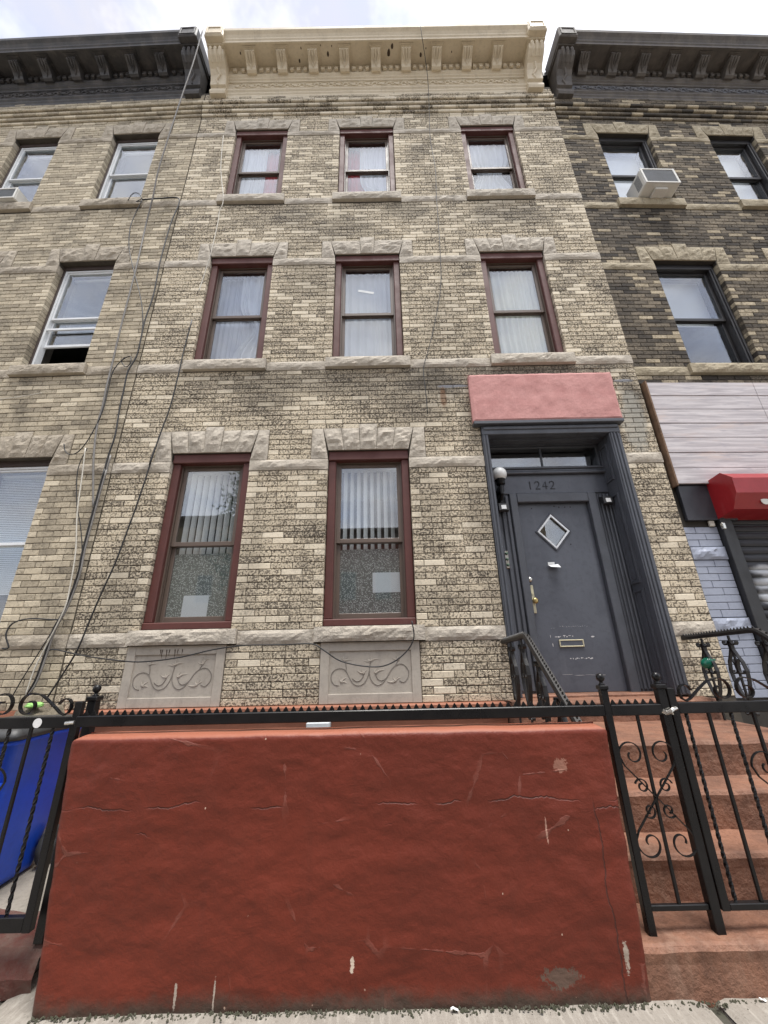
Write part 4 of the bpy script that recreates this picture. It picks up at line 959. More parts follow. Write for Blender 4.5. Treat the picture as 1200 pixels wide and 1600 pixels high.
# shop front: plank siding, fascia, painted brick pier, roller shutter
zz = [4.47 - .198 * i for i in range(8)]
for i in range(7):
    for (a, b) in ((.045, 1.40), (1.404, 3.2), (3.204, 5.4)):
        sb = MB(); sb.bev(a, b, -.082 + .003 * (i % 2), -.06, zz[i + 1] + .003, zz[i] - .003, .004); sb.build('siding_plank', 'siding', right)
MB().bev(.022, .043, -.09, 0.0, zz[7] - .02, zz[0] + .02, .003).build('siding_edge_board', 'edge_wood', right)
MB().box(.045, 5.4, -.059, 0.0, zz[7], zz[0]).build('siding_backing', 'black_sheet', right)
MB().bev(.06, .62, -.045, .0, 2.665, zz[7] - .004, .004).build('fascia_sheet', 'black_sheet', right)
for k in range(-2, 26):
    z0 = 1.50 - RDZ * 0 + (k - 8) * .0735 - .0; z1 = z0 + .068
    if k < 0 or z1 > 2.66: continue
    if k in (8, 9): continue
    if k in (18, 19): continue
    cuts_ = (.012, .235, .395) if k % 2 else (.012, .14, .395)
    if k % 3 == 0 and k % 2 == 0: cuts_ = (.012, .395)
    for a, b in zip(cuts_, cuts_[1:]): MB().bev(a + .002, b - .002, -.002, .1, z0, z1 + .001, .004).build('painted_brick', 'blue_brick', right)
stone(.012, .395, .012, .395, 1.50, 1.64, -.014, .1, 12, 5, .012, 3.).build('painted_stone', 'blue_brick', right)
stone(.012, .395, .012, .395, 2.235, 2.375, -.014, .1, 12, 5, .014, 5.).build('painted_stone', 'blue_brick', right)
gd = MB(); gd.bev(.40, .455, -.06, .06, .02, 2.70, .005); gd.bev(.458, .56, -.03, .05, .02, 2.70, .006); sg = gd.build('shutter_guide', 'black_plastic', right)
shn = MB().box(.555, 5.2, .03, .04, .02, 2.70).build('shutter', 'shutter', right)
slat = None
for k in range(32):
    z0 = .05 + k * .083
    if slat is None:
        slat = MB().prism([(.0, 0.004), (-.012, .012), (-.016, .04), (-.012, .068), (.0, .076), (.008, .076), (.008, .004)][::-1], 0, .57, 5.2).mesh('shutter_slat', 'shutter', True)
    o = bpy.data.objects.new('shutter_slat', slat); col.objects.link(o); o.parent = shn; o.location = (0, .02, z0)
hood = [(.0, 3.105), (-.235, 3.13), (-.345, 3.03), (-.335, 2.865), (-.245, 2.715), (.0, 2.675)]
hd = thing('shutter_hood', 'glossy red metal roller shutter box over the shop at the right edge', 'shutter box'); hd.matrix_world = RMW
MB().prism(hood[::-1], 0, .405, 5.3).build('hood_case', 'hood', hd)
MB().prism([(q[0] * 1.02 - .002, 2.9 + (q[1] - 2.9) * 1.03) for q in hood][::-1], 0, .395, .404).build('end_plate', 'hood', hd)
MB().lathe([(.02, 0), (.045, .002), (.045, .008), (.02, .012)], (.72, -.30, 2.79), 14, 1).build('lamp_disc', 'ac', hd)
jb = MB().bev(.30, .36, -.03, -.003, 2.60, 2.665, .006).build('junction_box', 'cable_white'); jb.matrix_world = RMW; tag(jb, 'small off white electrical box beside the red shutter box', 'electrical box')
jb2 = MB().bev(.375, .41, -.095, -.062, 2.55, 2.62, .006).build('lock_box', 'chrome'); jb2.matrix_world = RMW; tag(jb2, 'small chrome latch below the red shutter box', 'latch')

def air_con(mw_, a, b, z0, h, d, label, tilt=.0):
    t = thing('air_conditioner', label, 'air conditioner'); t.matrix_world = mw_ @ Matrix.Translation((a, -d, z0)) @ Matrix.Rotation(tilt, 4, 'X'); w = b - a
    c_ = MB().bev(0, w, .0, d + .12, 0, h, .015).build('case', 'ac', t)
    rect_frame(MB(), .0, w, .0, h, .03, .03, .03, .03, -.012, .001, .004).build('bezel', 'ac', c_)
    g_ = MB()
    for k in range(int((h - .08) / .013)): g_.box(.032, w - .032, -.006, .0, .04 + k * .013, .047 + k * .013)
    g_.box(.03, w - .03, -.001, .004, .03, h - .03); g_.build('grille', 'ac_grille', c_)
    s_ = MB()
    for k in range(9): s_.box(-.003, .001, .06 + k * .012, .066 + k * .012, .05, h - .06)
    s_.build('side_vent', 'ac_grille', c_)
    MB().bev(w * .32, w * .68, .05, d, -.05, -.001, .006).build('support_foot', 'ac', t)
    return t
air_con(RMW, .90, 1.45, 8.11, .38, .24, 'white window air conditioner sticking out of the right house top floor', R(-3))
air_con(LMW, -3.20, -2.62, 8.25, .25, .10, 'white window air conditioner in the top floor window at the left edge')

# ------------------------------------------------------------------ curtains, blinds and papers of the middle house
def inn(r, w): return win_in[(r, round(w[0], 2))][1]
x0, x1, z0, z1, zm = inn('T', W1)
curtain(x0 - .05, x1 - .27, z0, z1, 'curtain', 'white curtain in the top floor window nearest the left house', .235, 6, .02, seed=1)
curtain(x1 - .33, x1 + .06, z0, z1, 'curtain_red', 'red curtain at the right of the leftmost top floor window', .29, 3, .02, seed=2)
x0, x1, z0, z1, zm = inn('T', W2)
curtain(x0 + .20, x1 + .05, z0, z1, 'curtain', 'white curtain in the middle top floor window', .235, 6, .024, seed=3, pinch=(.15, .35, x1))
curtain(x0 - .05, x0 + .30, z0, z1, 'curtain_red', 'red curtain at the left of the middle top floor window', .29, 3, .02, seed=4)
x0, x1, z0, z1, zm = inn('T', W3)
curtain(x0 - .05, x1 + .05, z0, z1, 'curtain', 'white curtain tied in at mid height in the top floor window over the door', .235, 8, .022, seed=5, pinch=(.46, .45, (x0 + x1) / 2))
x0, x1, z0, z1, zm = inn('S', W1)
curtain(x1 - .36, x1 + .06, z0, z1, 'curtain', 'white curtain tied back to the right in the leftmost middle floor window', .235, 5, .024, seed=6, pinch=(.38, .62, x1 + .03))
curtain(x0 - .05, x1 + .05, z0, z1, 'sheer', 'thin grey sheet standing in for sky reflected in the leftmost middle floor window', .285, 10, .010, seed=16)  # cloth kept as a stand-in for sky reflected in the pane
x0, x1, z0, z1, zm = inn('S', W2)
curtain(x0 - .05, x1 + .05, z0, z1, 'sheer', 'pale grey curtain across the centre window of the middle floor', .235, 8, .016, seed=7)
tp = MB().box(x0 + .19, x0 + .42, .1255, .1262, zm + .42, zm + .46).build('tape_strip', 'paper', None); tp.matrix_world = Matrix.Translation((x0 + .3, 0, zm + .44)) @ Matrix.Rotation(R(14), 4, 'Y') @ Matrix.Translation((-x0 - .3, 0, -zm - .44)); tag(tp, 'white strip of tape stuck slanting on the centre middle floor window', 'tape')
x0, x1, z0, z1, zm = inn('S', W3)
curtain(x0 - .05, x1 + .05, z0, z1, 'curtain_cream', 'cream gathered curtain in the middle floor window above the pink panel', .235, 10, .022, seed=8)
for wv, lab, off in ((W1, 'white vertical slat blind in the ground floor window farther from the door', .0), (W2, 'white vertical slat blind in the ground floor window nearest the front door', .02)):
    x0, x1, z0, z1, zm = inn('G', wv); t = thing('vertical_blind', lab, 'blind', (x0, .255, z0), group='vertical blinds'); sl = None; n = 9
    for k in range(n):
        if sl is None: sl = MB().grid(2, 6, lambda a, b: (-.031 + .062 * a, .006 * (2 * a - 1) ** 2, .02 + (z1 - z0 - .05) * b)).mesh('slat', 'blind', True)
        o = bpy.data.objects.new('slat', sl); col.objects.link(o); o.parent = t; o.location = (.03 + off + k * (x1 - x0) / (n - .6), .004 * (k % 3), 0); o.rotation_euler = (0, 0, R(47 + 4 * math.sin(k * 1.7)))
    MB().bev(0, x1 - x0, -.03, .03, z1 - z0 - .04, z1 - z0, .004).build('head_rail', 'blind', t)
x0, x1, z0, z1, zm = inn('G', W1)
tag(MB().box(x0 + .17, x0 + .44, .1685, .1692, z0 + .06, z0 + .285).build('paper_notice', 'paper'), 'white paper low in the ground floor window farther from the door', 'notice', 'blank papers taped inside the ground floor windows')
x0, x1, z0, z1, zm = inn('G', W2)
tag(MB().box(x0 + .36, x0 + .655, .1685, .1692, z0 + .275, z0 + .49).build('paper_notice', 'paper'), 'white paper at the right side of the ground floor window nearest the door', 'notice', 'blank papers taped inside the ground floor windows')

# ------------------------------------------------------------------ things at the door
lp = thing('globe_lamp', 'white glass globe lamp on a black bracket left of the door', 'lamp', (1.345, .262, 3.0))
MB().lathe([(.001, .212), (.03, .208), (.06, .19), (.08, .158), (.085, .125), (.078, .09), (.058, .062), (.042, .052)], (0, -.13, .20), 20).build('globe', 'white_globe', lp, True)
MB().lathe([(.046, .0), (.052, .01), (.046, .05), (.060, .06), (.055, .072), (.02, .072)], (0, -.13, .19), 16).build('cup', 'iron', lp, True)
b_ = MB(); b_.bev(-.05, .05, -.03, 0, -.02, .16, .01); b_.tube([(0, -.02, .06), (0, -.08, .03), (0, -.13, .08), (0, -.13, .20)], .022, 8); b_.bev(-.028, .028, -.14, -.03, .10, .18, .008); b_.build('bracket', 'iron', lp)
def flood(x, y, z, label):
    t = thing('floodlight', label, 'floodlight', (x, y, z), group='small security lights')
    MB().prism([(0, 0.01), (-.09, -.015), (-.10, -.10), (-.07, -.115), (0, -.05)][::-1], 0, -.055, .055).build('housing', 'black_plastic', t)
    MB().prism([(-.093, -.038), (-.1000, -.088), (-.104, -.088), (-.0965, -.038)][::-1], 0, -.028, .028).build('lens', 'lens', t)
    MB().bev(-.03, .03, -.0, .012, -.06, .02, .004).build('mount', 'black_plastic', t)
flood(1.352, .250, 2.985, 'small black floodlight with white lens below the globe lamp'); flood(2.565, .250, 3.045, 'small black floodlight with white lens at the right of the door frame')
bl = thing('doorbell', 'three green push buttons on the boards left of the door', 'doorbell', (1.336, .243, 2.35))
MB().bev(-.02, .02, -.008, .0, -.12, .075, .003).build('bell_plate', 'chrome', bl)
for k in range(3): MB().lathe([(.008, -.02), (.014, -.016), (.017, -.008), (.017, 0)], (0, -.004, .045 - k * .065), 10, 1).build('bell_button', 'green_button', bl, True)
fy = MB(); fy.grid(6, 4, lambda a, b: (1.80 + .11 * a, dy - .01 - .06 * b, 2.262 - .03 * b - .02 * a * b + .012 * a)); fy.grid(4, 3, lambda a, b: (1.80 + .075 * a, dy - .002 - .006 * b, 2.262 + .035 * b))
tag(fy.build('flyer', 'paper'), 'small folded white flyer stuck out from the middle of the door', 'flyer')

# ------------------------------------------------------------------ stoop
st = thing('stoop', 'brown painted concrete steps climbing to the grey door', 'stoop', (1.075, YW, 0))
def tread(name, y0, y1, z0, z1, x0=1.072, x1=2.905, seed=0):
    def wob(x, y, z): return .007 * fbm(x * 5 + seed, y * 6, z * 6, 3)
    mb = MB(); X = lambda a: x0 + (x1 - x0) * a
    prof = [(y0, z0), (y0, z0 + (z1 - z0) * .35), (y0, z0 + (z1 - z0) * .7), (y0 - .006, z1 - .022), (y0 + .004, z1 - .006), (y0 + .018, z1), (y0 + (y1 - y0) * .35, z1 + .001), (y0 + (y1 - y0) * .7, z1 + .002), (y1, z1 + .003)]
    n = 44
    def P(a, b):
        i = min(int(b * (len(prof) - 1) + 1e-6), len(prof) - 1); q = prof[i]; x = X(a)
        return (x - 1.075, q[0] - YW + wob(x, q[0], q[1]), q[1] + wob(x + 3, q[0], q[1]) * (1 if i > 1 else 0))
    mb.grid(n, len(prof) - 1, P)
    for xx in (x0, x1): mb.quad(*[(xx - 1.075, p[0] - YW, p[1]) for p in ((y0, z0), (y1, z0), (y1, z1), (y0 + .01, z1 - .01))])
    return mb.build(name, 'stoop', st)
tread('step', YW + .014, -1.44, -.03, .173, x0=1.0, seed=1); tread('step', -1.489, -1.18, .15, .368, seed=2); tread('step', -1.232, -.92, .34, .563, seed=3)
tread('landing', -.963, .05, .54, .771, seed=4); tread('doorstep', -.17, .12, .75, ZB + .005, x0=1.075, x1=2.90, seed=5)

# ------------------------------------------------------------------ the red wall
rw = MB(); wx0, wx1, wz = -1.615, 1.066, .998; wy1 = YW + .155
def face(a, b):
    wx0 = -1.512 - .106 * b; wx1 = 1.036 + .034 * b; x = wx0 + (wx1 - wx0) * a; z = -.02 + (wz + .02) * b; d = .016 * fbm(x * 1.6, 1.0, z * 1.9, 5) + .009 * fbm(x * 4 + .4 * z, 4.0, z * 8, 4) + .005 * abs(nz3(x * 5 - z * 3, 9.0, z * 7))
    e = min(x - wx0, wx1 - x); rr = .028; t = 0.0; zz_ = z
    if z > wz - rr: t = rr - math.sqrt(max(0, rr * rr - (z - wz + rr) ** 2))
    if e < rr: t += rr - math.sqrt(max(0, rr * rr - (rr - e) ** 2)) * .999
    # rounded upper corners
    cr_ = .05; cxn = None
    if wx1 - x < cr_ and z > wz - cr_:
        q = Vector((x - (wx1 - cr_), z - (wz - cr_)));
        if q.length > cr_: q *= cr_ / q.length; x = wx1 - cr_ + q.x; zz_ = wz - cr_ + q.y
    if x - wx0 < cr_ and z > wz - cr_:
        q = Vector((x - (wx0 + cr_), z - (wz - cr_)))
        if q.length > cr_: q *= cr_ / q.length; x = wx0 + cr_ + q.x; zz_ = wz - cr_ + q.y
    return (x + .006 * nz3(z * 7, a * 3, 2), YW - d * .6 + t, zz_ + .004 * nz3(x * 4, 0, 5) * (1 if b > .97 else 0))
rw.grid(300, 130, face)
def topf(a, b):
    p = face(a, 1.0); x = p[0]; return (x, p[1] + (wy1 - p[1]) * b, p[2] + .004 * math.sin(math.pi * b) + .003 * nz3(x * 6, b * 2, 8) * (1 if 0 < b < 1 else 0))
rw.grid(300, 6, topf)
def sid(s_):
    def fn(a, b):
        p = face(s_, b); return (p[0] + (.01 * math.sin(a * math.pi) * (1 if s_ else -1)), p[1] + (wy1 - p[1]) * a, p[2])
    return fn
rw.grid(4, 60, sid(0)); rw.grid(4, 60, sid(1)); rw.quad((-1.512, wy1, -.02), (1.036, wy1, -.02), (1.07, wy1, wz), (-1.618, wy1, wz))
tag(rw.build('garden_wall', 'red_wall', smooth=True), 'low oxblood red stucco wall along the pavement in front', 'wall')
ms_ = MB(); rn = random.Random(8)
for k in range(1100):
    x = rn.uniform(-1.5, 1.04) if k < 800 else rn.uniform(1.05, 2.6); c_ = (x, YW - abs(rn.gauss(0, .014)), rn.uniform(-.003, .004)); r_ = rn.uniform(.002, .0062)
    ms_.lathe([(r_, 0), (r_ * .8, r_ * .5), (r_ * .3, r_ * rn.uniform(.7, 1.4))], c_, 5)
o_ = ms_.build('moss', 'moss'); o_['kind'] = 'stuff'; o_['label'] = 'dark moss and grit along the foot of the red wall'
for k, (x, y, sx, lab) in enumerate(((.20, -1.812, .03, 'small white scrap of paper at the foot of the red wall near its middle'), (1.46, -1.80, .022, 'small pale scrap of litter at the foot of the lowest step'))):
    q_ = MB(); q_.grid(3, 2, lambda a, b: (x + sx * a, y + .012 * b, .012 + .004 * math.sin(a * 5 + k))); tag(q_.build('litter_scrap', 'paper'), lab, 'litter', 'litter on the pavement')
# raised kerb under the side gate
def kerbP(a, b):
    x = -4.6 + 2.98 * a; prof = [(-1.66, -.02), (-1.665, .05), (-1.655, .11), (-1.62, .142), (-1.5, .147), (-1.36, .15), (-1.33, .12), (-1.32, .0)]; q = prof[min(7, int(b * 7 + 1e-6))]
    return (x, q[0] + .03 * fbm(x * 3, q[1] * 9, 2, 4), q[1] + .018 * fbm(x * 4, q[0] * 6, 6, 4))
tag(MB().grid(260, 7, kerbP).build('gate_kerb', 'kerb_red'), 'worn red painted kerb under the gate beside the blue bin', 'kerb')

# ------------------------------------------------------------------ ironwork
FY = -1.70
def spiral(cx, cz, r0, r1, a0, a1, n=22): return [(cx + (r0 + (r1 - r0) * i / n) * math.cos(a0 + (a1 - a0) * i / n), cz + (r0 + (r1 - r0) * i / n) * math.sin(a0 + (a1 - a0) * i / n)) for i in range(n + 1)]
def rib(mb, pts2, Y, depth=.012, thick=.005): mb.ribbon([(x, Y, z) for x, z in pts2], depth, thick, (0, 1, 0)); return mb
def ribx(mb, pts2, X, depth=.014, thick=.006): mb.ribbon([(X, y, z) for y, z in pts2], depth, thick, (1, 0, 0)); return mb
def post(parent, x, z0, z1, w=.036, y=FY, name='post'):
    p = MB().bev(x - w / 2, x + w / 2, y - w / 2, y + w / 2, z0, z1, .003); p.bev(x - w * .66, x + w * .66, y - w * .66, y + w * .66, z1, z1 + .022, .004)
    o = p.build(name, 'iron', parent)
    MB().lathe([(.016, z1 + .022), (.016, z1 + .028), (.009, z1 + .032), (.009, z1 + .040), (.016, z1 + .044), (.021, z1 + .055), (.021, z1 + .065), (.015, z1 + .077), (.001, z1 + .081)], (x, y, 0), 14).build('finial', 'iron', o, True)
    return o
def teeth(parent, x0, x1, z, y, pitch=.0405):
    t = MB(); n = int((x1 - x0) / pitch)
    for i in range(n):
        c_ = x0 + (i + .5) * pitch; t.prism([(c_ - .0145, z), (c_ - .010, z + .010), (c_ - .003, z + .021), (c_, z + .024), (c_ + .003, z + .021), (c_ + .010, z + .010), (c_ + .0145, z)][::-1], 1, y - .003, y + .003)
    t.box(x0, x1, y - .003, y + .003, z - .004, z + .001)
    return t.build('tooth_strip', 'iron', parent, kind='stuff')
def twisted(mb, x, y, z0, z1, r=.0075, n=60):
    i = len(mb.v)
    for k in range(n + 1):
        z = z0 + (z1 - z0) * k / n; a0 = k * .55
        for j in range(4): mb.v.append((x + r * 1.25 * math.cos(a0 + j * math.pi / 2), y + r * 1.25 * math.sin(a0 + j * math.pi / 2), z))
    for k in range(n):
        for j in range(4): mb.face((i + k * 4 + j, i + k * 4 + (j + 1) % 4, i + k * 4 + 4 + (j + 1) % 4, i + k * 4 + 4 + j))
    return mb
fe = thing('iron_fence', 'black iron fence with a toothed top rail running over the red wall', 'fence', (0, 0, 0))
rl = MB(); rl.bev(-1.655, 1.102, FY - .02, FY + .02, 1.034, 1.086, .004).build('top_rail', 'iron', fe); teeth(fe, -1.64, 1.10, 1.086, FY)
MB().bev(1.138, 1.402, FY - .02, FY + .02, 1.034, 1.086, .004).build('top_rail', 'iron', fe); teeth(fe, 1.14, 1.40, 1.086, FY)
post(fe, -1.652, .146, 1.150, .046, y=-1.612); post(fe, 1.12, .165, 1.158); post(fe, 1.421, .165, 1.158, .042)
pn = MB().bev(1.138, 1.400, FY - .010, FY + .010, .250, .272, .003).build('bottom_rail', 'iron', fe)
MB().bev(1.266, 1.280, FY - .007, FY + .007, .272, 1.034, .002).build('baluster', 'iron', fe)
def lyre_panel(parent, xm, zt=.86, zb_=.50, hw=.075, y=FY - .012):
    """two crossing bars ending in volutes above and below"""
    for s_ in (-1, 1):
        def mir(p): return [(xm + s_ * (q[0]), q[1]) for q in p]
        r0 = hw * .88
        top = spiral(-hw, zt, .014, r0, -1.2 * math.pi, 1.0 * math.pi, 30)            # ends on the far left of the upper ring
        line = [(-hw - r0 * .98 + (2 * hw + r0 * 1.9) * t, zt - .03 - (zt - zb_ - .06) * t) for t in (0.06, .2, .4, .6, .8, .94)]
        bot = spiral(hw, zb_, r0, .014, 0.05 * math.pi, -2.1 * math.pi, 30)
        m_ = MB(); rib(m_, mir(top + line + bot), y, .010, .005); m_.build('scroll', 'iron', parent)
        rib(MB(), mir(spiral(-hw * .78, zt - .135, .010, .034, -1.5 * math.pi, .9 * math.pi, 22)), y, .010, .005).build('curl', 'iron', parent); rib(MB(), mir(spiral(-hw * .62, zb_ + .125, .010, .032, 1.5 * math.pi, -.8 * math.pi, 22)), y, .010, .005).build('curl', 'iron', parent)
lyre_panel(fe, 1.272)
wire = MB().tube([(1.395, FY - .024, 1.055), (1.41, FY - .03, 1.045), (1.43, FY - .034, 1.052), (1.45, FY - .03, 1.062), (1.47, FY - .026, 1.066)], .011, 7, .009); wire.tube([(1.40, FY - .03, 1.04), (1.43, FY - .04, 1.06), (1.44, FY - .03, 1.04)], .007, 6)
tag(wire.build('gate_latch', 'chrome'), 'bare metal latch where the right gate meets the fence post', 'latch')
def gate(name, label, x0, x1, hinge_side, zb_, zt, bars, scroll_x, toprow):
    g_ = thing(name, label, 'gate', (0, 0, 0)); f_ = MB()
    for x in (x0, x1): f_.bev(x - .019, x + .019, FY - .016, FY + .016, zb_, zt + .07, .003)
    f_.bev(x0 + .019, x1 - .019, FY - .015, FY + .015, zt - .052, zt, .003); f_.bev(x0 + .019, x1 - .019, FY - .015, FY + .015, zb_ + .001, zb_ + .026 if name == 'iron_gate' and x0 > 0 else zb_ + .055, .003)
    f_.build('gate_frame', 'iron', g_); zlo = zb_ + .026
    for i, x in enumerate(bars):
        b_ = MB()
        if i % 2 == 0: twisted(b_, x, FY, zlo, zt - .05)
        else: b_.bev(x - .0075, x + .0075, FY - .0075, FY + .0075, zlo, zt - .05, .002)
        b_.build('baluster', 'iron', g_)
    for x in scroll_x: lyre_panel(g_, x, .80, .46, .085)
    s_ = toprow
    for k, (xc, dr_) in enumerate(s_):
        m_ = MB(); pts = spiral(xc, zt + .055, .018, .060, -dr_ * 1.55 * math.pi + (math.pi if dr_ < 0 else 0), (math.pi * .5), 30)
        pts += [(xc - dr_ * (.03 + .15 * t), zt + .115 - .105 * t ** 1.2) for t in (.15, .35, .55, .75, .95)] + [(xc - dr_ * (.19 + .035 * math.sin(a)), zt + .045 - .04 * math.cos(a)) for a in (.2, .8, 1.4, 2.0, 2.6, 3.2, 3.8, 4.4)]
        m_.ribbon([(x, FY, z) for x, z in pts], .022, .005, (0, 1, 0)); m_.build('top_scroll', 'iron', g_)
    return g_
gate('iron_gate', 'black iron gate with twisted bars and top scrolls at the foot of the steps', 1.472, 2.36, 1, .248, 1.090, [1.53 + .117 * i for i in range(7)], [1.94], [(1.745, 1), (1.885, -1)])
gate('iron_gate', 'black iron side gate with top scrolls in front of the blue bin', -2.62, -1.662, -1, .225, 1.085, [-1.775 - .113 * i for i in range(7)], [-2.10], [(-1.93, -1), (-2.075, 1)])
tag(MB().lathe([(.0225, -.002), (.0225, 0)], (-1.85, FY - .0175, 1.058), 20, 1).build('round_sticker', 'sticker'), 'round white sticker on the top rail of the left gate', 'sticker')
tag(MB().tube([(-1.70, FY - .024, 1.055), (-1.675, FY - .022, 1.057), (-1.655, FY - .022, 1.058)], .009, 8).build('gate_bolt', 'chrome'), 'short bare metal bolt between the left gate and its post', 'bolt')

def handrail(x, label, y_top=-.72, y_end=-1.52, zrail=1.47, feet=((-.16, .77), (-.45, .77)), slope=.78):
    h = thing('stair_railing', label, 'railing', (0, 0, 0), group='railings of the stoop')
    pth = [(0.0, zrail - .012), (y_top + .05, zrail + .016), (y_top, zrail + .01), (y_top - .05, zrail - .02), (y_end, zrail - .02 + (y_end - y_top + .05) * slope)]
    r_ = MB(); i = len(r_.v)
    prof = [(-.024, -.022), (.024, -.022), (.026, .0), (.018, .016), (-.018, .016), (-.026, .0)]
    for k, (y, z) in enumerate(pth):
        a, b = pth[max(0, k - 1)], pth[min(len(pth) - 1, k + 1)]; t = Vector((0, b[0] - a[0], b[1] - a[1])).normalized(); up_ = Vector((0, t.z, -t.y)) if t.y < 0 else Vector((0, -t.z, t.y))
        if up_.z < 0: up_ = -up_
        for (u, w) in prof: r_.v.append((x + u, y + up_.y * w, z + up_.z * w))
    n = len(prof)
    for k in range(len(pth) - 1):
        for j in range(n): r_.face((k * n + j, k * n + (j + 1) % n, (k + 1) * n + (j + 1) % n, (k + 1) * n + j))
    r_.face(range(n - 1, -1, -1)); r_.face(range((len(pth) - 1) * n, len(pth) * n))
    r_.build('top_rail', 'iron_old', h)
    t = MB()
    for k in range(len(pth) - 1):
        a, b = Vector((0, *pth[k])), Vector((0, *pth[k + 1])); L_ = (b - a).length; d = (b - a) / L_; up_ = Vector((0, -d.z, d.y)); up_ = up_ if up_.z > 0 else -up_; m_ = max(1, int(L_ / .032))
        for q in range(m_):
            c_ = a + d * ((q + .5) * L_ / m_) + up_ * .015; v = [c_ - d * .010, c_ + d * .010, c_ + up_ * .018]
            for dx in (-.0,): t.prism([(p.y, p.z) for p in v], 0, x - .004, x + .004)
    t.build('tooth_strip', 'iron_old', h, kind='stuff')
    def zr(y):
        for k in range(len(pth) - 1):
            (a, za), (b, zb2) = pth[k], pth[k + 1]
            if b <= y <= a: return za + (zb2 - za) * (a - y) / (a - b)
        return pth[-1][1]
    def zf(y): return .775 if y > -.96 else (.57 if y > -1.23 else .372 if y > -1.49 else .18)
    for y in (-.22, -.52, -.83, -1.12, -1.40):
        zt_ = zr(y) - .03; b0 = zf(y); H_ = zt_ - b0 - .06; b_ = MB(); b_.bev(x - .008, x + .008, y - .008, y + .008, b0, zt_ + .005, .002); b_.build('baluster', 'iron_old', h)
        l_ = MB()
        for s_ in (-1, 1):
            p = spiral(y + s_ * .048, zt_ - .042, .010, .036, s_ * 0 + (math.pi * 2.2 if s_ > 0 else -math.pi * 1.2), (math.pi * 0.95 if s_ > 0 else math.pi * .05), 18)
            p += [(y + s_ * .010, zt_ - .10), (y + s_ * .030, zt_ - .145), (y + s_ * .062, zt_ - .20), (y + s_ * .078, zt_ - .27), (y + s_ * .070, zt_ - .34), (y + s_ * .045, zt_ - .43), (y + s_ * .018, zt_ - H_ + .12), (y + s_ * .006, zt_ - H_ + .07)]
            ribx(l_, p, x, .030, .008)
            ribx(l_, spiral(y + s_ * .040, zt_ - .27, .010, .034, (math.pi * 2.1 if s_ > 0 else -math.pi * 1.1), (.9 * math.pi if s_ > 0 else .1 * math.pi), 16) + [(y + s_ * .012, zt_ - .22), (y + s_ * .03, zt_ - .18)], x, .026, .007)
            ribx(l_, spiral(y + s_ * .038, zt_ - H_ + .035, .008, .030, (math.pi * 2.1 if s_ > 0 else -math.pi * 1.1), (.9 * math.pi if s_ > 0 else .1 * math.pi), 14), x, .026, .007)
        l_.build('lyre_scroll', 'iron_old', h)
    return h
handrail(1.115, 'old black scrolled railing left of the stoop, running down toward the red wall', y_top=-.655)
handrail(2.872, 'old black scrolled railing right of the stoop, holding a green glossy float', y_top=-.80)
gb = MB().lathe([(.001, -.075), (.03, -.068), (.052, -.04), (.058, 0), (.05, .035), (.03, .055), (.012, .062), (.012, .075), (.001, .076)], (0, 0, 0), 18).build('glass_float', 'green_glass', smooth=True)
gb.location = (2.862, -.235, 1.235); gb.scale = (.8, .8, .8); gb.rotation_euler = (R(20), R(62), 0); tag(gb, 'glossy dark green bottle shaped float lodged in the right stoop railing', 'float')

# ------------------------------------------------------------------ wheelie bin and other things in the yards
bn = thing('recycling_bin', 'blue wheeled bin with charcoal lid behind the left gate', 'bin', (-2.66, -.93, .05), R(4)); bn.scale = (.9, .9, .88)
def ring(w, d, z, r=.05):
    out = []
    for (sx, sy_, a0) in ((1, 1, 0), (-1, 1, 90), (-1, -1, 180), (1, -1, 270)):
        for k in range(4): a = R(a0 + 30 * k); out.append((sx * (w - r) + r * math.cos(a), sy_ * (d - r) + r * math.sin(a), z))
    return out
bd = MB(); rings = [ring(.235, .27, .02), ring(.245, .28, .06), ring(.29, .33, .60), ring(.315, .365, .93), ring(.33, .38, .935), ring(.33, .38, .965), ring(.30, .35, .966)]
for k, rg in enumerate(rings):
    bd.v += rg
for k in range(len(rings) - 1):
    for j in range(16): bd.face((k * 16 + j, k * 16 + (j + 1) % 16, (k + 1) * 16 + (j + 1) % 16, (k + 1) * 16 + j))
bd.face(range(15, -1, -1)); bb = bd.build('body', 'blue_bin', bn, True)
MB().tube([(-.32, -.37, .70), (0.0, -.345, .62), (.30, -.35, .70)], .012, 6).build('moulded_rib', 'blue_bin', bb)
ld = MB(); lr = [ring(.345, .40, .967), ring(.35, .405, 1.0), ring(.30, .35, 1.045), ring(.10, .12, 1.06)]
for rg in lr: ld.v += rg
for k in range(3):
    for j in range(16): ld.face((k * 16 + j, k * 16 + (j + 1) % 16, (k + 1) * 16 + (j + 1) % 16, (k + 1) * 16 + j))
ld.face(range(48, 64)); ld.face(range(15, -1, -1)); ld.build('lid', 'lid', bn, True)
for sx in (-1, 1):
    wh = MB().lathe([(.04, -.03), (.10, -.03), (.125, -.02), (.125, .02), (.10, .03), (.04, .03)], (sx * .30, .30, .125), 24, 0).build('wheel', 'tyre', bn, True)
    MB().lathe([(.018, -.042), (.03, -.036), (.09, -.032), (.095, -.028), (.03, .036), (.018, .042)], (sx * .30, .30, .125), 12, 0).build('hub', 'lid', wh)
MB().tube([(-.30, .30, .125), (.30, .30, .125)], .012, 8).build('axle', 'chrome', bn)
MB().tube([(-.22, .40, .97), (-.22, .45, .99), (.22, .45, .99), (.22, .40, .97)], .016, 8).build('handle', 'lid', bn)
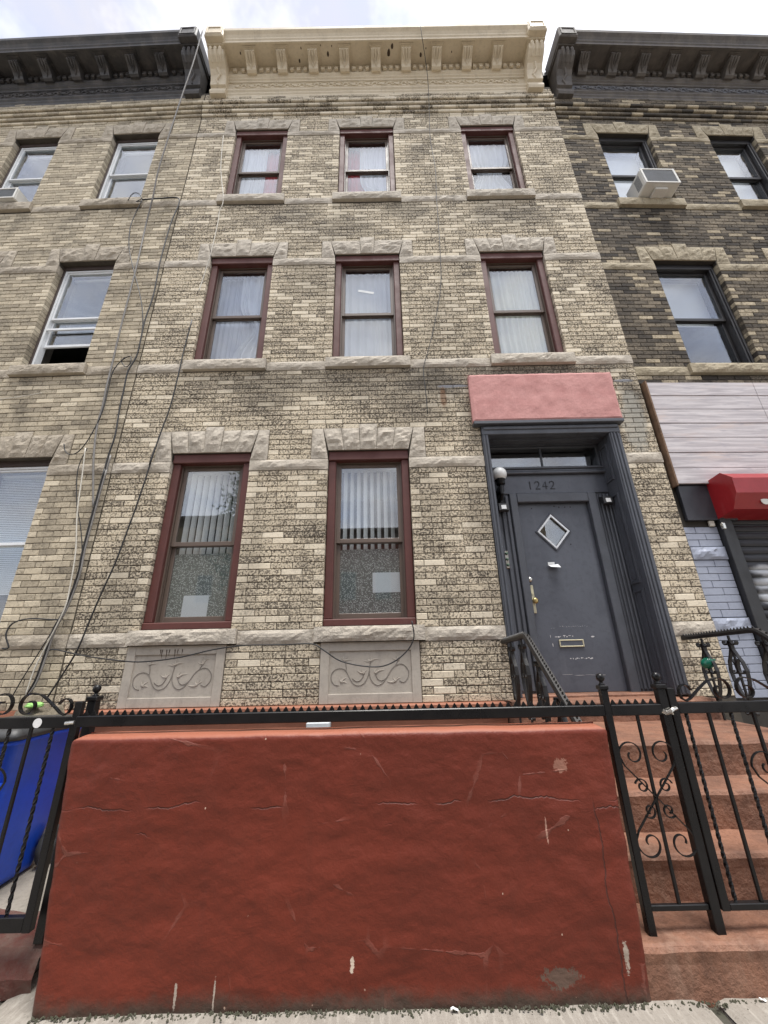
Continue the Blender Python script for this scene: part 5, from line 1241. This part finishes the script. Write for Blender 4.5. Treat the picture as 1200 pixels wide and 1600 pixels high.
def blob3(name, mt, c, r, label, cat, seed):
    mb = MB(); n = 14
    def P(a, b):
        th = a * 2 * math.pi; ph = b * math.pi; d = Vector((math.cos(th) * math.sin(ph), math.sin(th) * math.sin(ph), math.cos(ph))); k = 1 + .35 * fbm(d.x * 1.6 + seed, d.y * 1.6, d.z * 1.6, 3)
        return (c[0] + d.x * r[0] * k, c[1] + d.y * r[1] * k, c[2] + d.z * r[2] * k)
    return tag(mb.grid(n * 2, n, P).build(name, mt, smooth=True), label, cat)
pb = on_y(55, 1096, -.22); blob3('plastic_bag', 'lime', (pb.x, -.22, pb.z - .03), (.08, .05, .022), 'lime green plastic bag on the heap behind the left gate', 'bag', 3)
pt = on_y(60, 1112, -.20); blob3('rubbish_heap', 'soil', (pt.x + .02, -.20, pt.z - .30), (.34, .12, .33), 'brown heap of dry clippings against the brick behind the left gate', 'heap', 5)
bx = on_y(497, 1135, -.12); mbx = MB().bev(bx.x - .105, bx.x + .105, -.14, -.032, bx.z - .26, bx.z + .035, .01)
tag(mbx.build('meter_box', 'box_grey'), 'pale grey metal box on the painted base behind the red wall', 'utility box')

# ------------------------------------------------------------------ cables on the fronts
def cable(px, r, mt, label, y=-.045, y_of=None, group=None):
    pts = []
    for i, (x, yy) in enumerate(px):
        Y = y_of(i, x, yy) if y_of else y
        if Y is None: Y = y
        if x < 300 and yy > 320: Y = min(Y, y)
        pts.append(on_y(x, yy, Y + .006 * math.sin(i * 2.3)))
    return tag(MB().tube(smooth_path(pts), r, 6).build('cable', mt, smooth=True), label, 'cable', group)
def s3(l, ox, oy, k=3.0): return [(ox + x / k, oy + y / k) for x, y in l]
cA = [(318, 42), (303, 95), (286, 145), (264, 212), (247, 268), (239, 308)] + s3([(685, 0), (640, 200), (570, 470), (530, 640), (500, 760), (482, 850), (455, 950), (440, 1080), (437, 1200), (437, 1330)], 0, 350)
cable(cA, .011, 'cable_grey', 'thick grey cable slanting down from the cornice corner between the two houses', y_of=lambda i, x, y: -.60 + .09 * i if i < 6 else None)
cB = [(222, 312), (250, 310), (277, 309), (279, 320)] + s3([(800, 0), (750, 180), (720, 330), (680, 450), (660, 540), (640, 620), (600, 690), (580, 780), (560, 870), (540, 990), (510, 1080), (480, 1190)], 0, 350) + s3([(490, 100), (440, 280), (390, 470), (370, 570), (345, 650), (300, 760), (250, 850), (212, 960), (165, 1090), (120, 1160)], 0, 700)
cable(cB, .010, 'cable_black', 'long black cable winding down the joint between the left and middle houses')
cable([(x + 3, y + 1) for x, y in cB[14:]], .009, 'cable_grey', 'grey cable strapped beside the long black one, reaching the yard', y=-.06)
cC = [(349, 212), (345, 262), (349, 311), (343, 330)] + s3([(1020, 0), (990, 130), (960, 230), (930, 320), (900, 450), (860, 600), (840, 690), (800, 850), (760, 960), (700, 1130)], 0, 350) + s3([(725, 0), (690, 120), (640, 270), (600, 380), (540, 540), (480, 670), (420, 810), (370, 930), (320, 1020), (215, 1180)], 0, 700)
cable(cC[:8], .006, 'cable_white', 'thin pale wire dropping past the left jamb of the upper windows')
cable(cC[8:], .008, 'cable_black', 'black cable running slanting down left of the ground floor window to the yard')
cD = [(657, 40), (660, 62), (667, 110), (670, 150), (672, 215), (680, 262), (682, 310), (685, 350)] + s3([(265, 170), (265, 300), (235, 480), (205, 600), (185, 680), (195, 780), (205, 890)], 600, 350)
cable(cD, .0055, 'cable_black', 'thin dark wire hanging from the cream cornice to below the centre windows', y_of=lambda i, x, y: (-.565, -.5, -.2, -.11, -.05)[i] if i < 5 else None)
cE = s3([(230, 950), (262, 945), (400, 975), (590, 1000), (700, 1000), (850, 980), (1000, 945), (1150, 925)], 0, 700) + s3([(420, 1073), (560, 1068), (620, 1100), (700, 1150), (830, 1175), (920, 1165), (1000, 1110), (1040, 1040), (1030, 960)], 300, 650)
cable(cE, .0062, 'cable_black', 'thin black cable swagged across both carved panels under the ground floor sills', y=-.095)
cable([(222, 313), (211, 335)] + s3([(610, 20), (605, 110), (625, 210), (660, 350), (670, 470), (655, 560)], 0, 350), .007, 'cable_black', 'short dark cable bowing between the pale grey and black ones')
cable(s3([(300, 1030), (306, 1065), (330, 1080), (370, 1065), (420, 1000), (480, 880), (510, 760), (530, 690), (570, 640), (610, 620), (612, 650), (590, 670), (570, 645), (585, 625)], 0, 350), .006, 'cable_black', 'black cable with a hooked end and a small coil by the middle floor sill')
cable(s3([(10, 940), (40, 935), (28, 875), (60, 822), (140, 800), (250, 805), (295, 800)], 0, 700), .0075, 'cable_black', 'black cable arching in from the left edge above the ground floor band')
cable(s3([(410, 0), (365, 100), (360, 260), (375, 350), (385, 460), (380, 560)], 0, 700), .005, 'cable_black', 'thin dark wire bowing left beside the main cable run at ground floor height')
cable(s3([(400, 0), (385, 130), (362, 300), (355, 480), (330, 640), (300, 760), (212, 935), (160, 1040), (118, 1165)], 0, 700), .0065, 'cable_white', 'white cable among the bundle of cables beside the left ground floor window', y=-.075)
cable(s3([(250, 850), (200, 930), (150, 1010), (100, 1090), (60, 1160)], 0, 700), .005, 'cable_black', 'thin black wire splaying left from the foot of the cable bundle')
cable([(200, 313), (207, 303), (216, 302), (221, 310), (213, 315), (222, 314)], .006, 'cable_black', 'small black loop of cable at the end of the upper left window sill', y=-.09)
cable([(0, 624), (30, 620), (65, 614)], .005, 'cable_white', 'short white wire at the left edge below the middle floor')
cable(s3([(720, 660), (735, 540), (740, 380)], 0, 0), .005, 'cable_black', 'short dark wire hanging from the upper left sill') if False else None

# ------------------------------------------------------------------ across the street: seen mirrored in the window panes
def far_house(x0, x1, h, mt, label, seed):
    t = thing('row_house', label, 'house', (x0, -20.5, 0), group='houses across the street'); w = x1 - x0
    MB().box(0, w, -8, 0, -.1, h - .5).build('wall', mt, t)
    MB().prism([(-.05, h - .6), (.10, h - .6), (.20, h - .35), (.50, h - .15), (.55, h), (-.05, h)], 0, 0, w).build('cornice', 'far_trim', t)
    for r in range(3):
        for k in range(3):
            xc = w * (k + .5) / 3; z0 = 1.6 + r * 3.1
            if z0 + 1.9 > h - .7: continue
            wn_ = MB().box(xc - .5, xc + .5, .002, .06, z0, z0 + 1.8).build('window', 'far_trim', t); MB().box(xc - .42, xc + .42, .061, .066, z0 + .08, z0 + 1.72).build('pane', 'black_sheet', wn_)
far_house(-19, -10.2, 10.4, 'far_tan', 'tan row house across the street, left in the reflections', 1); far_house(-10.1, -3.6, 8.9, 'far_brick', 'lower red brick house across the street, seen mirrored', 2); far_house(-3.5, 3.2, 9.3, 'far_brick', 'red brick row house straight across the street, seen mirrored', 3); far_house(3.3, 11, 11.2, 'far_tan', 'taller tan row house across the street, right in the reflections', 4)
tr = thing('street_tree', 'leafy street tree across the pavement, mirrored in the ground floor window', 'tree', (-4.75, -9.2, -.1))
tk = MB().tube([(0, 0, 0), (.05, .02, 1.5), (-.05, .05, 3.2), (.1, 0, 5.0), (.15, -.1, 6.8)], .17, 9, .05); rn = random.Random(5)
for k in range(9):
    a = k * 2.4; z = 3.0 + k * .4; tk.tube([(0, 0, z), (.8 * math.cos(a), .8 * math.sin(a), z + .7), (1.6 * math.cos(a), 1.6 * math.sin(a), z + 1.2)], .05, 6, .015)
tk.build('trunk', 'bark', tr)
cw = MB()
for k in range(90):
    a = rn.uniform(0, 6.28); rr = 1.35 * rn.random() ** .5; z = rn.uniform(3.6, 8.4); rr *= 1.15 - abs(z - 5.9) / 3.2; c_ = Vector((rr * math.cos(a), rr * math.sin(a), z))
    for j in range(70):
        p = c_ + Vector((rn.gauss(0, .26), rn.gauss(0, .26), rn.gauss(0, .22))); u = Vector((rn.uniform(-1, 1), rn.uniform(-1, 1), rn.uniform(-.6, .6))).normalized(); v = u.cross(Vector((rn.uniform(-1, 1), rn.uniform(-1, 1), rn.uniform(-1, 1)))).normalized(); s_ = rn.uniform(.05, .09)
        cw.quad(p - u * s_, p + v * s_ * .55, p + u * s_, p - v * s_ * .55)
cw.build('crown', 'leaf', tr)
